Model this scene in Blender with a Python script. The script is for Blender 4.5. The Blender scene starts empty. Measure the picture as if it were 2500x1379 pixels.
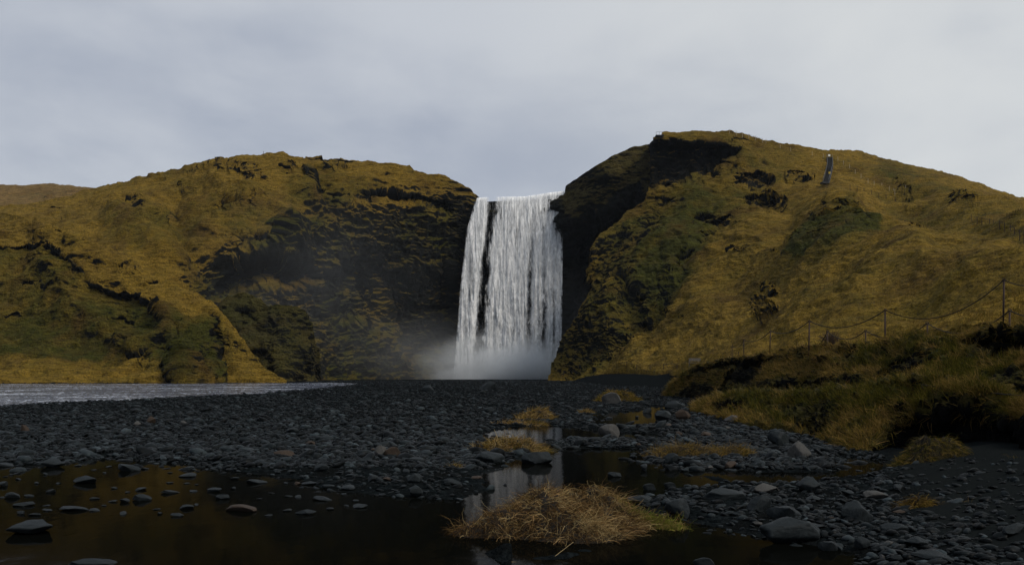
import bpy, math, random
import numpy as np
from mathutils import Vector
random.seed(7); RNG = np.random.default_rng(11)
F, HZ, CH = 2400.0, 915.0, 1.5          # focal length (px of the 2500 px frame), horizon row, eye height

# ------------------------------------------------------------------ helpers
def P(px, py, d):
    px, py, d = np.broadcast_arrays(np.asarray(px, float), np.asarray(py, float), np.asarray(d, float))
    return np.stack([(px-1250)/F*d, d, CH+(HZ-py)/F*d], -1)
def G0(px, py, z=0.0):                  # point of the ground seen at a pixel
    d = (CH-z)*F/(py-HZ); return P(px, py, d)
def proj(X): return 1250+X[..., 0]/X[..., 1]*F, HZ-(X[..., 2]-CH)/X[..., 1]*F
_perm = np.random.default_rng(5).permutation(256).astype(np.int64); _perm = np.concatenate([_perm]*3)
_g = np.random.default_rng(6).normal(size=(256, 3)); _g /= np.linalg.norm(_g, axis=1)[:, None]
def perlin(x, y, z):
    xi, yi, zi = np.floor(x).astype(np.int64), np.floor(y).astype(np.int64), np.floor(z).astype(np.int64)
    xf, yf, zf = x-xi, y-yi, z-zi; xi &= 255; yi &= 255; zi &= 255
    u, v, w = [t*t*t*(t*(t*6-15)+10) for t in (xf, yf, zf)]
    r = 0
    for a in (0, 1):
        for b in (0, 1):
            for c in (0, 1):
                g = _g[_perm[_perm[_perm[xi+a]+yi+b]+zi+c]]
                n = g[..., 0]*(xf-a)+g[..., 1]*(yf-b)+g[..., 2]*(zf-c)
                r = r+n*(u if a else 1-u)*(v if b else 1-v)*(w if c else 1-w)
    return r*1.6
def fbm(X, s, o=4, off=0.0, gain=.5, ridged=False):
    """X (...,3); s = feature size in metres (scalar or 3-vector)"""
    Q = X/np.asarray(s, float)+off*17.3; r = 0; a = 1.0; t = 0
    for i in range(o):
        n = perlin(Q[..., 0], Q[..., 1], Q[..., 2])
        if ridged: n = 1-2*np.abs(n)
        r = r+a*n; t += a; a *= gain; Q = Q*2.03+7.7
    return r/t
def sm(a, b, x): t = np.clip((x-a)/(b-a), 0, 1); return t*t*(3-2*t)
def sdf(poly, X, Y):                     # + inside
    poly = np.asarray(poly, float); n = len(poly); d2 = np.full(X.shape, 1e18); ins = np.zeros(X.shape, bool)
    for i in range(n):
        ax, ay = poly[i]; bx, by = poly[(i+1) % n]; ex, ey = bx-ax, by-ay
        t = np.clip(((X-ax)*ex+(Y-ay)*ey)/(ex*ex+ey*ey+1e-9), 0, 1)
        d2 = np.minimum(d2, (X-ax-t*ex)**2+(Y-ay-t*ey)**2)
        c = ((ay > Y) != (by > Y)); xx = ax+(Y-ay)*ex/(ey if abs(ey) > 1e-9 else 1e-9)
        ins ^= c & (X < xx)
    return np.sqrt(d2)*np.where(ins, 1, -1)
def pdist(line, X, Y):                   # distance to an open polyline, and how far along it
    d2 = np.full(X.shape, 1e18)
    for (ax, ay), (bx, by) in zip(line[:-1], line[1:]):
        ex, ey = bx-ax, by-ay; t = np.clip(((X-ax)*ex+(Y-ay)*ey)/(ex*ex+ey*ey), 0, 1); d2 = np.minimum(d2, (X-ax-t*ex)**2+(Y-ay-t*ey)**2)
    return np.sqrt(d2)
class RBF:
    def __init__(s, pts):
        p = np.array(pts, float); s.c = p[:, :2]/500; v = np.log(p[:, 2]); n = len(p)
        s.v0 = v.mean(); A = np.zeros((n+3, n+3)); A[:n, :n] = s.k(s.c, s.c)+np.eye(n)*2e-3
        Q = np.c_[np.ones(n), s.c]; A[:n, n:] = Q; A[n:, :n] = Q.T
        s.w = np.linalg.solve(A, np.r_[v-s.v0, 0, 0, 0])
    def k(s, a, b):
        r2 = ((a[:, None]-b[None])**2).sum(-1)+1e-12; return .5*r2*np.log(r2)
    def __call__(s, x, y):
        sh = x.shape; q = np.c_[x.ravel(), y.ravel()]/500; out = np.empty(len(q))
        for i in range(0, len(q), 60000):
            b = q[i:i+60000]; out[i:i+60000] = s.k(b, s.c)@s.w[:-3]+np.c_[np.ones(len(b)), b]@s.w[-3:]
        return np.exp(out+s.v0).reshape(sh)

COL = bpy.context.scene.collection
def raw_mesh(name, V, Fc, mat=None, smooth=True, attrs=None, k=None):
    V = np.ascontiguousarray(V, np.float32).reshape(-1, 3); Fc = np.ascontiguousarray(Fc, np.int32); k = Fc.shape[1]
    me = bpy.data.meshes.new(name); me.vertices.add(len(V)); me.vertices.foreach_set('co', V.ravel())
    me.loops.add(Fc.size); me.loops.foreach_set('vertex_index', Fc.ravel())
    me.polygons.add(len(Fc)); me.polygons.foreach_set('loop_start', np.arange(0, Fc.size, k, dtype=np.int32))
    me.polygons.foreach_set('use_smooth', np.full(len(Fc), smooth, bool))
    for n, a in (attrs or {}).items():
        a = np.ascontiguousarray(a, np.float32)
        if a.ndim == 1: me.attributes.new(n, 'FLOAT', 'POINT').data.foreach_set('value', a)
        else: me.attributes.new(n, 'FLOAT_VECTOR', 'POINT').data.foreach_set('vector', a.ravel())
    me.update(); me.validate()
    if mat: me.materials.append(mat)
    return me
def link(name, me, parent=None, loc=None, **props):
    o = bpy.data.objects.new(name, me); COL.objects.link(o)
    if parent: o.parent = parent
    if loc is not None: o.location = loc
    for k, v in props.items(): o[k] = v
    return o
def thing(name, label, cat, loc=(0, 0, 0), group=None):
    o = bpy.data.objects.new(name, None); COL.objects.link(o); o.location = loc; o.empty_display_size = .2
    o['label'] = label; o['category'] = cat
    if group: o['group'] = group
    return o
def grid_faces(nu, nv):
    i = np.arange(nu*nv).reshape(nv, nu)
    return np.stack([i[:-1, :-1], i[:-1, 1:], i[1:, 1:], i[1:, :-1]], -1).reshape(-1, 4)
class MB:                                # gathers simple shapes into one mesh
    def __init__(s): s.v = []; s.f = []; s.n = 0
    def add(s, V, Fq):
        s.v.append(np.asarray(V, float)); s.f.append(np.asarray(Fq)+s.n); s.n += len(V)
    def tube(s, pts, r, seg=6):
        pts = np.asarray(pts, float); r = np.broadcast_to(r, len(pts)); n = len(pts); V = []
        for i in range(n):
            t = pts[min(i+1, n-1)]-pts[max(i-1, 0)]; t /= np.linalg.norm(t)+1e-9
            a = np.cross(t, [0, 0, 1.]) if abs(t[2]) < .9 else np.cross(t, [1., 0, 0]); a /= np.linalg.norm(a); b = np.cross(t, a)
            for k in range(seg):
                w = 2*math.pi*k/seg; V.append(pts[i]+r[i]*(math.cos(w)*a+math.sin(w)*b))
        Fq = [[i*seg+k, i*seg+(k+1) % seg, (i+1)*seg+(k+1) % seg, (i+1)*seg+k] for i in range(n-1) for k in range(seg)]
        V += [pts[0], pts[-1]]; a, b = n*seg, n*seg+1
        for k in range(0, seg, 2):
            Fq.append([a, (k+2) % seg, k+1, k]); Fq.append([b, (n-1)*seg+k, (n-1)*seg+k+1, (n-1)*seg+(k+2) % seg])
        s.add(V, Fq)
    def ring(s, c, R, r, ax=(1, 0, 0)):
        c = np.array(c, float); ax = np.array(ax, float); up = np.array([0, 0, 1.])
        s.tube([c+R*(math.cos(w)*ax+math.sin(w)*up) for w in np.linspace(0, 2*math.pi, 15)], r, 6)
    def box(s, c, size, rz=0):
        c = np.array(c, float); h = np.array(size, float)/2; q = []
        for x in (-1, 1):
            for y in (-1, 1):
                for z in (-1, 1): q.append([x*h[0], y*h[1], z*h[2]])
        q = np.array(q); co, si = math.cos(rz), math.sin(rz); q = np.c_[q[:, 0]*co-q[:, 1]*si, q[:, 0]*si+q[:, 1]*co, q[:, 2]]+c
        s.add(q, [[0, 1, 3, 2], [4, 6, 7, 5], [0, 4, 5, 1], [2, 3, 7, 6], [0, 2, 6, 4], [1, 5, 7, 3]])
    def build(s, name, mat, parent=None, smooth=False, **kw):
        return link(name, raw_mesh(name, np.concatenate(s.v), np.concatenate(s.f), mat, smooth), parent, **kw)

# ------------------------------------------------------------------ materials
class NT:
    def __init__(s, name, world=False):
        if world: s.m = bpy.data.worlds.new(name)
        else: s.m = bpy.data.materials.new(name)
        s.m.use_nodes = True; s.t = s.m.node_tree; s.t.nodes.clear()
    def n(s, typ, ins=None, **kw):
        nd = s.t.nodes.new(typ)
        for k, v in kw.items(): setattr(nd, k, v)
        for k, v in (ins or {}).items():
            sock = nd.inputs[k]
            if isinstance(v, bpy.types.NodeSocket): s.t.links.new(v, sock)
            else:
                if isinstance(v, tuple) and sock.type == 'RGBA' and len(v) == 3: v = v+(1,)
                sock.default_value = v
        return nd
    def math(s, op, a, b=0.0, c=0.0, clamp=False): return s.n('ShaderNodeMath', {0: a, 1: b, 2: c}, operation=op, use_clamp=clamp).outputs[0]
    def mix(s, f, a, b, bt='MIX'):
        nd = s.n('ShaderNodeMix', {0: f, 6: a, 7: b}, data_type='RGBA', blend_type=bt); return nd.outputs[2]
    def noise(s, vec, sc, det=4, rough=.55, dist=0.0): return s.n('ShaderNodeTexNoise', {'Vector': vec, 'Scale': sc, 'Detail': det, 'Roughness': rough, 'Distortion': dist}).outputs[0]
    def rng(s, v, a, b, c=0.0, d=1.0, smooth=False):
        return s.n('ShaderNodeMapRange', {0: v, 1: a, 2: b, 3: c, 4: d}, interpolation_type='SMOOTHSTEP' if smooth else 'LINEAR').outputs[0]
    def attr(s, name): return s.n('ShaderNodeAttribute', attribute_name=name)
    def scale(s, vec, v): return s.n('ShaderNodeMapping', {0: vec, 3: v}).outputs[0]
    def pos(s): return s.n('ShaderNodeNewGeometry').outputs['Position']
    def out(s, surf=None, vol=None):
        o = s.n('ShaderNodeOutputMaterial')
        if surf: s.t.links.new(surf, o.inputs[0])
        if vol: s.t.links.new(vol, o.inputs[1])
        return s.m
    def bsdf(s, col, rough, spec=.3, bump=None, bs=.5, bd=.1, **kw):
        ins = {'Base Color': col, 'Roughness': rough, 'Specular IOR Level': spec}; ins.update(kw)
        if bump is not None: ins['Normal'] = s.n('ShaderNodeBump', {'Strength': bs, 'Distance': bd, 'Height': bump}).outputs[0]
        return s.n('ShaderNodeBsdfPrincipled', ins).outputs[0]

GAIN = 1.0
def hill_material(name, dry, green, brown, rockc, sc=1.0, grain=3.0, nzk=1.5):
    t = NT(name); p = t.pos()
    n1 = t.noise(p, .035*sc, 4, .6); n2 = t.noise(p, .22*sc, 4, .6)
    stre = t.noise(t.scale(p, (.5, .5, 2.2)), .9*sc, 4, .65); gr = t.noise(p, grain*sc, 3, .7)
    gfac = t.math('ADD', t.attr('green').outputs['Fac'], t.rng(t.math('ADD', n1, t.math('MULTIPLY', n2, .6)), .6, 1.0, -.45, .45), clamp=True)
    c = t.mix(gfac, dry, green)
    c = t.mix(t.rng(t.noise(p, .09*sc, 5, .65), .50, .68, 0, .85), c, brown)
    c = t.mix(1.0, c, t.n('ShaderNodeCombineColor', {i: t.rng(t.math('ADD', t.math('MULTIPLY', stre, .45), t.math('MULTIPLY', gr, .55)), .36, .64, .28, 1.85) for i in (0, 1, 2)}).outputs[0], 'MULTIPLY')
    nz = t.n('ShaderNodeSeparateXYZ', {0: t.n('ShaderNodeNewGeometry').outputs['Normal']}).outputs[2]
    rk = t.attr('rock').outputs['Fac']
    rf = t.math('ADD', t.math('MULTIPLY', rk, 1.12), t.math('MULTIPLY', t.math('SUBTRACT', .42, nz), nzk))
    rf = t.math('ADD', rf, t.math('MULTIPLY', t.math('SUBTRACT', t.math('ADD', t.math('MULTIPLY', n2, .5), t.math('MULTIPLY', stre, .5)), .5), 2.6))
    rf = t.rng(rf, .45, .95, 0, 1, True)
    rc = t.mix(t.rng(t.noise(t.scale(p, (1, 1, 1.6)), .5*sc, 5, .7), .3, .7), tuple(x*.55 for x in rockc), tuple(x*1.5 for x in rockc))
    c = t.mix(rf, c, rc)
    hgt = t.math('ADD', t.math('MULTIPLY', stre, 1.0), t.math('MULTIPLY', gr, .8))
    return t.out(t.bsdf(c, .95, .05, hgt, 1.0, .7/sc))
DRY, GREEN, BROWN, ROCK = (.132, .084, .0135), (.034, .034, .0065), (.060, .036, .009), (.009, .0095, .0085)
M_HILL = hill_material('hill_grass', DRY, GREEN, BROWN, ROCK)
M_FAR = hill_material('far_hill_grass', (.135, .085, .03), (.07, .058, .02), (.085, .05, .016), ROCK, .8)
M_CLIFF = hill_material('cliff_rock', (.050, .040, .012), (.025, .027, .008), (.036, .028, .011), (.0085, .0092, .0085), nzk=.75)
M_BANK = hill_material('bank_turf', (.045, .033, .008), (.020, .022, .005), (.018, .013, .006), (.003, .0032, .003), 6.0, 2.5)

def stone_material(name, a, b, rough=(.32, .6)):
    t = NT(name); p = t.n('ShaderNodeTexCoord').outputs['Object']
    r = t.attr('tone'); n = t.noise(p, 9, 6, .7); f = t.noise(p, 60, 3, .7)
    c = t.mix(t.rng(n, .3, .7), a, b)
    k = t.math('MULTIPLY', r.outputs['Fac'], t.rng(f, .25, .75, .7, 1.3))
    c = t.mix(1.0, c, t.n('ShaderNodeCombineColor', {0: k, 1: k, 2: k}).outputs[0], 'MULTIPLY')
    return t.out(t.bsdf(c, t.rng(n, .3, .7, *rough), .055, t.math('ADD', n, t.math('MULTIPLY', f, .3)), .55, .012))
M_PEB = stone_material('wet_gravel_stone', (.0026, .0036, .0041), (.0125, .0162, .0180), (.25, .8))
M_STONE = stone_material('basalt_stone', (.0058, .0074, .0082), (.021, .0256, .028), (.35, .7))
M_WARM = stone_material('brown_stone', (.022, .016, .012), (.048, .036, .028), (.45, .7))
M_PALE = stone_material('pale_stone', (.030, .030, .029), (.065, .063, .060), (.5, .75))
def ground_material():
    t = NT('black_gravel'); p = t.pos()
    v = t.n('ShaderNodeTexVoronoi', {'Vector': p, 'Scale': 16.0, 'Randomness': 1.0}); v2 = t.n('ShaderNodeTexVoronoi', {'Vector': p, 'Scale': 45.0})
    n = t.noise(p, 1.3, 5, .6); k = t.n('ShaderNodeSeparateColor', {0: v.outputs['Color']}).outputs[0]
    c = t.mix(k, (.0022, .0030, .0034), (.010, .0128, .014)); c = t.mix(t.rng(n, .4, .65), c, (.005, .0055, .0055))
    s = t.attr('sand').outputs['Fac']; c = t.mix(s, c, t.mix(t.noise(p, 90, 2), (.004, .0052, .0055), (.012, .0135, .0135)))
    h = t.math('ADD', t.math('MULTIPLY', v.outputs['Distance'], -.7), t.math('MULTIPLY', v2.outputs['Distance'], -.3))
    h = t.math('MULTIPLY', h, t.math('SUBTRACT', 1.0, t.math('MULTIPLY', s, .8)))
    return t.out(t.bsdf(c, t.rng(n, .4, .6, .7, .95), .0, t.math('ADD', h, t.math('MULTIPLY', n, .3)), .9, .05))
M_GROUND = ground_material()
def water_material(name, deep, bumps, rough=.03, foam=False):
    t = NT(name); p = t.pos(); h = 0.0
    for sc, vec, a in bumps: h = t.math('ADD', t.math('MULTIPLY', t.noise(t.scale(p, vec), sc, 3, .55), a), h)
    b = t.bsdf(deep, rough, .5 if foam else .3, h, 1.0, .1, IOR=1.333 if foam else 1.038)
    if foam:
        f = t.noise(t.scale(p, (1, .6, 1)), 1.9, 6, .8); msk = t.noise(p, .11, 3, .5)
        f = t.rng(t.math('ADD', f, t.math('MULTIPLY', msk, .28)), .68, .77, 0, .8, True)
        b = t.n('ShaderNodeMixShader', {0: f, 1: b, 2: t.bsdf((.62, .65, .70), .6, .3)}).outputs[0]
    return t.out(b)
M_POND = water_material('still_pool_water', (.0018, .0020, .0016), [(1.6, (1, .5, 1), .03), (7.0, (1, .4, 1), .010)], .05)
M_RIVER = water_material('river_water', (.034, .045, .080), [(.9, (1, .7, 1), 1.0), (3.0, (1, .7, 1), .55), (9.0, (1, 1, 1), .18)], .16, True)
def simple(name, col, rough=.7, spec=.3, nsc=8.0, amp=.35, metal=0.0):
    t = NT(name); n = t.noise(t.n('ShaderNodeTexCoord').outputs['Object'], nsc, 4, .6)
    c = t.mix(t.rng(n, .3, .7), tuple(x*(1-amp) for x in col), tuple(min(1, x*(1+amp)) for x in col))
    return t.out(t.bsdf(c, rough, spec, n, .4, .01, Metallic=metal))
M_RUST = simple('rusty_iron', (.022, .010, .008), .75, .3, 30, .4)
M_ROPE = simple('dark_rope', (.009, .008, .007), .85, .2, 60)
M_WOOD = simple('weathered_wood', (.085, .075, .06), .8, .2, 20)
M_PALEPOST = simple('pale_post', (.30, .26, .20), .7, .2, 12)
M_STEEL = simple('galvanised_steel', (.08, .08, .08), .6, .3, 10, .15)
M_DARKSTEEL = simple('dark_steel_grating', (.006, .007, .009), .6, .4, 10)
M_SOIL = simple('dark_peat', (.012, .010, .008), .95, .1, 18, .5)
M_TWIG = simple('twig_bark', (.060, .040, .028), .9, .1, 20)
M_WHITE = simple('white_board', (.75, .75, .72), .6, .3, 10, .05)
M_YELLOW = simple('yellow_board', (.50, .36, .04), .6, .3, 10, .1)
def blade_material():
    t = NT('grass_blade'); a = t.attr('tint').outputs['Vector']
    d = t.n('ShaderNodeBsdfDiffuse', {0: a}).outputs[0]; tr = t.n('ShaderNodeBsdfTranslucent', {0: a}).outputs[0]
    return t.out(t.n('ShaderNodeMixShader', {0: .25, 1: d, 2: tr}).outputs[0])
M_BLADE = blade_material()

# ------------------------------------------------------------------ terrain sheets
SURF = {}
def sheet(name, knots, ctrl, nu, nv, mat, outs=(), amp=(1.5, .8, .35, .2), size=(38, 12, 4, 1.6), terr=.25, ledge=0.0, rockamp=1.0, rocka=2.4, folds=(), foldk=.6, greens=(), rocks=(),
          roll=(2, 5, 11, 24, 50, 90), rollz=0.0, warp=9, props=None, green0=0.0, back=True, rockbase=0.0, steps=(), strata=0.0):
    K = np.array(knots, float); L = np.r_[0, np.cumsum(np.hypot(*np.diff(K[:, :2], axis=0).T)+.6*np.hypot(*np.diff(K[:, 2:], axis=0).T))]
    u = np.linspace(0, L[-1], nu); S = np.stack([np.interp(u, L, K[:, i]) for i in range(4)], -1)
    v = np.linspace(0, 1, nv)[:, None]
    PX = S[None, :, 2]*(1-v)+S[None, :, 0]*v; PY = S[None, :, 3]*(1-v)+S[None, :, 1]*v
    D = RBF(ctrl)(PX, PY); X = P(PX, PY, D)
    wx = fbm(X, 7.0*D.mean()/250, 4, 3)*warp*2; wy = fbm(X, 7.0*D.mean()/250, 4, 4)*warp*2
    qx, qy = PX+wx, PY+wy; m = D.mean()/250
    rock = np.full(PX.shape, float(rockbase)); green = np.full(PX.shape, float(green0)); dd = np.zeros_like(D)
    for poly, A, w, rk in outs:
        s = sdf(poly, qx, qy); k = sm(-w*.15, w, s); dd += A*k; rock = np.maximum(rock, rk*sm(-3, w*.6, s))
    for poly, w, rk in rocks: rock = np.maximum(rock, rk*sm(-w, w, sdf(poly, qx, qy)))
    for poly, w, gk in greens: green = green+gk*sm(-w, w, sdf(poly, qx, qy))
    for poly, A, w in steps: dd += A*sm(-w, w, sdf(poly, PX+wx*.5, PY+wy*.5))
    D2 = D+dd; X = P(PX, PY, D2)
    du = np.gradient(X, axis=1); dv = np.gradient(X, axis=0); N = np.cross(du, dv); N /= np.linalg.norm(N, axis=-1)[..., None]+1e-9
    N *= np.where((N*X).sum(-1) > 0, -1, 1)[..., None]
    rr = np.clip(rock, 0, 1); edge = np.ones_like(D)
    fade = .12+.88*sm(0, .14, 1-v)
    dsp = sum(a*fbm(X, s_*m if m < .5 else s_, 3, i+1)*(fade if i < 2 else 1) for i, (a, s_) in enumerate(zip(amp, size)))
    sc = m if m < .5 else 1.0
    for line, A_, w_ in folds: dsp = dsp+foldk*A_*np.exp(-(pdist(line, qx, qy)/w_)**1.6)*fade*sm(0, .12, v)
    dsp = dsp+terr*(1.5*fbm(X, (9*sc, 9*sc, 2.3*sc), 3, 9, ridged=True)+.8*fbm(X, (4*sc, 4*sc, 1.0*sc), 3, 10, ridged=True))*(1-.4*rr)
    dsp = dsp+terr*1.6*fbm(X, (14*sc, 14*sc, 6*sc), 4, 19)
    if ledge:
        for A, lam, off in ((1.5, 7.5, 41), (.62, 3.0, 47), (.34, 1.7, 53)):
            lam *= sc; A *= sc; ph = X[..., 2]/lam+1.9*fbm(X, (34*sc, 34*sc, 22*sc), 3, off)+.35*fbm(X, 5*sc, 2, off+2); f = ph-np.floor(ph)
            mk = sm(.0, .30, fbm(X, (lam*3.2, lam*3.2, lam*1.6), 3, off+1)+ledge*.12-.05)
            dsp = dsp+ledge*A*mk*(np.where(f < .22, sm(0, .22, f), 1-(f-.22)/.78)-.4)*(1-.6*rr)
    rr = rr*(.2+.8*sm(0, .09, 1-v+0*rr)); rr = rr*rockamp
    XW = X+sc*3.2*np.stack([fbm(X, 9*sc, 3, 61), fbm(X, 9*sc, 3, 62), fbm(X, 9*sc, 3, 63)], -1)
    dsp = dsp+rr*(rocka*fbm(XW, (6.5*sc, 6.5*sc, 4.2*sc), 5, 12, ridged=True)+amp[2]*.9*fbm(X, 1.5*sc, 3, 14))
    if strata: dsp = dsp+rr*strata*(fbm(XW, (26*sc, 26*sc, 3.4*sc), 3, 21, ridged=True)+1.1*fbm(XW, (8*sc, 8*sc, 34*sc), 3, 23, ridged=True))
    dsp = dsp+np.clip(green, 0, 1)*rocka*.4*fbm(X, (5*sc, 5*sc, 2.0*sc), 4, 16, ridged=True)*(1-rr)
    X = X+N*dsp[..., None]
    rows = [X]; top = X[-1]
    if back:
        for t in roll:
            q = top.copy(); f = 1+t/q[:, 1]; q[:, 0] *= f; q[:, 1] *= f; q[:, 2] += rollz*t*sm(1.3, 2.3, top[:, 2])-(.0012*t*t if rollz == 0 else 0); q[:, 2] += (.10*fbm(q, 1.6, 3, 5) if m < .5 else .35*fbm(q, 6, 3, 5)); rows.append(q[None])
    bot = X[0].copy(); bot[:, 2] -= 4*max(m, .2); rows = [bot[None]]+rows
    A = np.concatenate(rows); n_ = A.shape[0]; ext = lambda a: np.concatenate([a[:1], a]+[a[-1:]]*(n_-1-a.shape[0])).ravel()
    ro = ext(rock).reshape(n_, nu); ro[X.shape[0]+2:] *= .1
    me = raw_mesh(name, A, grid_faces(nu, n_), mat, True, {'rock': ro.ravel(), 'green': ext(green)})
    o = link(name, me, kind='structure')
    for k, v_ in (props or {}).items(): o[k] = v_
    nr = n_-1-X.shape[0] if m < .5 else 0
    if nr: X = A[1:]; N = np.concatenate([N, np.tile([0, 0, 1.], (nr, nu, 1))]); rock = np.concatenate([rock, np.zeros((nr, nu))]); green = np.concatenate([green, np.full((nr, nu), .4)])
    qx, qy = proj(X); SURF[name] = (X.reshape(-1, 3), qx.ravel(), qy.ravel(), N.reshape(-1, 3), rock.ravel(), np.clip(green, 0, 1).ravel())
    return o
def on(name, px, py):
    X, qx, qy, *_ = SURF[name]; return X[np.argmin((qx-px)**2+(qy-py)**2)].copy()

# far left hill
sheet('far_hill', [(-500, 470, -500, 620), (0, 452, 0, 620), (60, 453, 60, 620), (120, 449, 120, 620), (190, 456, 190, 620), (240, 462, 240, 620), (420, 480, 420, 620)],
      [(-500, 470, 560), (0, 452, 540), (240, 462, 530), (420, 480, 540), (-500, 620, 420), (0, 620, 420), (420, 620, 430)], 340, 60, M_FAR,
      outs=[([(90, 478), (130, 474), (150, 480), (110, 486)], 2, 5, .9), ([(150, 466), (180, 464), (200, 470), (165, 472)], 2, 4, .9)], green0=.0)
# main left hill and amphitheatre wall
L1_ctrl = [(-500, 560, 330), (0, 508, 330), (240, 460, 332), (480, 402, 322), (690, 377, 316), (860, 392, 320), (1040, 424, 323), (1165, 480, 325),
  (560, 700, 268), (700, 700, 277), (900, 700, 302), (1050, 700, 316), (1150, 700, 326), (600, 540, 280), (800, 520, 294), (950, 500, 306), (1100, 520, 321),
  (780, 930, 272), (900, 930, 292), (1050, 930, 309), (1170, 930, 326), (300, 600, 258), (0, 600, 250), (0, 935, 205), (400, 935, 218), (300, 500, 300), (-500, 935, 205), (-500, 700, 245),
  (720, 440, 306), (900, 440, 312), (450, 560, 272), (640, 620, 272), (820, 620, 290)]
sheet('hill', [(-500, 600, -500, 940), (-100, 535, -100, 940), (0, 508, 0, 940), (150, 482, 150, 940), (230, 461, 230, 940), (330, 436, 330, 940), (440, 413, 440, 940), (480, 400, 480, 940), (600, 381, 600, 940),
  (690, 377, 690, 938), (720, 387, 720, 938), (775, 384, 775, 936), (860, 391, 860, 934), (940, 398, 940, 934), (1000, 404, 1000, 932), (1020, 418, 1020, 932), (1050, 425, 1050, 932), (1085, 428, 1085, 932), (1120, 447, 1120, 931), (1150, 466, 1145, 931), (1172, 486, 1175, 931)],
  L1_ctrl, 1150, 420, M_HILL,
  outs=[([(438, 428), (480, 406), (545, 402), (565, 424), (625, 428), (640, 440), (560, 438), (500, 430)], 5, 8, 1), ([(740, 388), (800, 384), (862, 393), (850, 406), (790, 412), (765, 400)], 5, 6, 1.2),
    ([(722, 432), (760, 442), (790, 470), (780, 492), (740, 490), (727, 460)], 6, 12, 1), ([(700, 410), (730, 420), (715, 440), (690, 440)], 3, 8, .8),
    ([(600, 455), (640, 452), (650, 466), (610, 468)], 3, 6, .9), ([(780, 462), (850, 478), (930, 470), (1010, 472), (1110, 500), (1100, 530), (1010, 505), (930, 500), (880, 520), (800, 500)], 7, 12, 1),
    ([(800, 390), (840, 420), (820, 430), (795, 418)], 2, 6, .6),
    ([(325, 478), (355, 495), (365, 530), (400, 560), (425, 585), (350, 565), (330, 530)], 4, 10, .75), ([(100, 500), (150, 505), (180, 525), (130, 520)], 2, 8, .4),
    ([(495, 525), (560, 500), (640, 495), (675, 525), (600, 540), (520, 550)], 3, 12, .6), ([(550, 590), (620, 575), (700, 580), (660, 610), (580, 620)], 4, 12, .8),
    ([(560, 640), (640, 620), (760, 640), (770, 700), (700, 720), (600, 720), (540, 700)], 7, 20, .9), ([(760, 660), (860, 650), (900, 700), (880, 800), (800, 800), (770, 720)], 5, 20, .9),
    ([(900, 640), (1000, 660), (1100, 640), (1110, 760), (1060, 900), (960, 900), (930, 760)], 6, 30, 1), ([(440, 450), (470, 458), (440, 466)], 1.5, 5, .5)],
  rocks=[([(460, 690), (540, 610), (700, 560), (780, 480), (860, 460), (1010, 450), (1110, 470), (1185, 480), (1185, 940), (500, 940)], 22, .62), ([(1090, 470), (1185, 480), (1185, 940), (1060, 940), (1085, 700)], 14, .9)],
  greens=[([(520, 500), (800, 440), (980, 440), (700, 600), (560, 600)], 30, .5), ([(460, 690), (700, 560), (1185, 480), (1185, 940), (500, 940)], 20, .7), ([(250, 520), (480, 520), (480, 700), (330, 640)], 30, .3)],
  amp=(5.5, 3.0, .9, .35), size=(40, 14, 4.5, 1.6), terr=.26, strata=1.2, ledge=.7,
  folds=[([(690, 380), (720, 440), (800, 520), (850, 610)], 6, 26), ([(480, 400), (560, 470), (660, 520), (710, 590)], 6, 34), ([(420, 500), (470, 620), (560, 720)], -7, 30), ([(250, 480), (330, 560), (430, 650)], 5, 34), ([(880, 410), (950, 470)], 4, 26), ([(760, 440), (880, 640), (900, 800)], -5, 26), ([(840, 740), (930, 850), (960, 930)], 6, 30), ([(0, 540), (120, 520), (300, 500)], -4, 26)])
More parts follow.
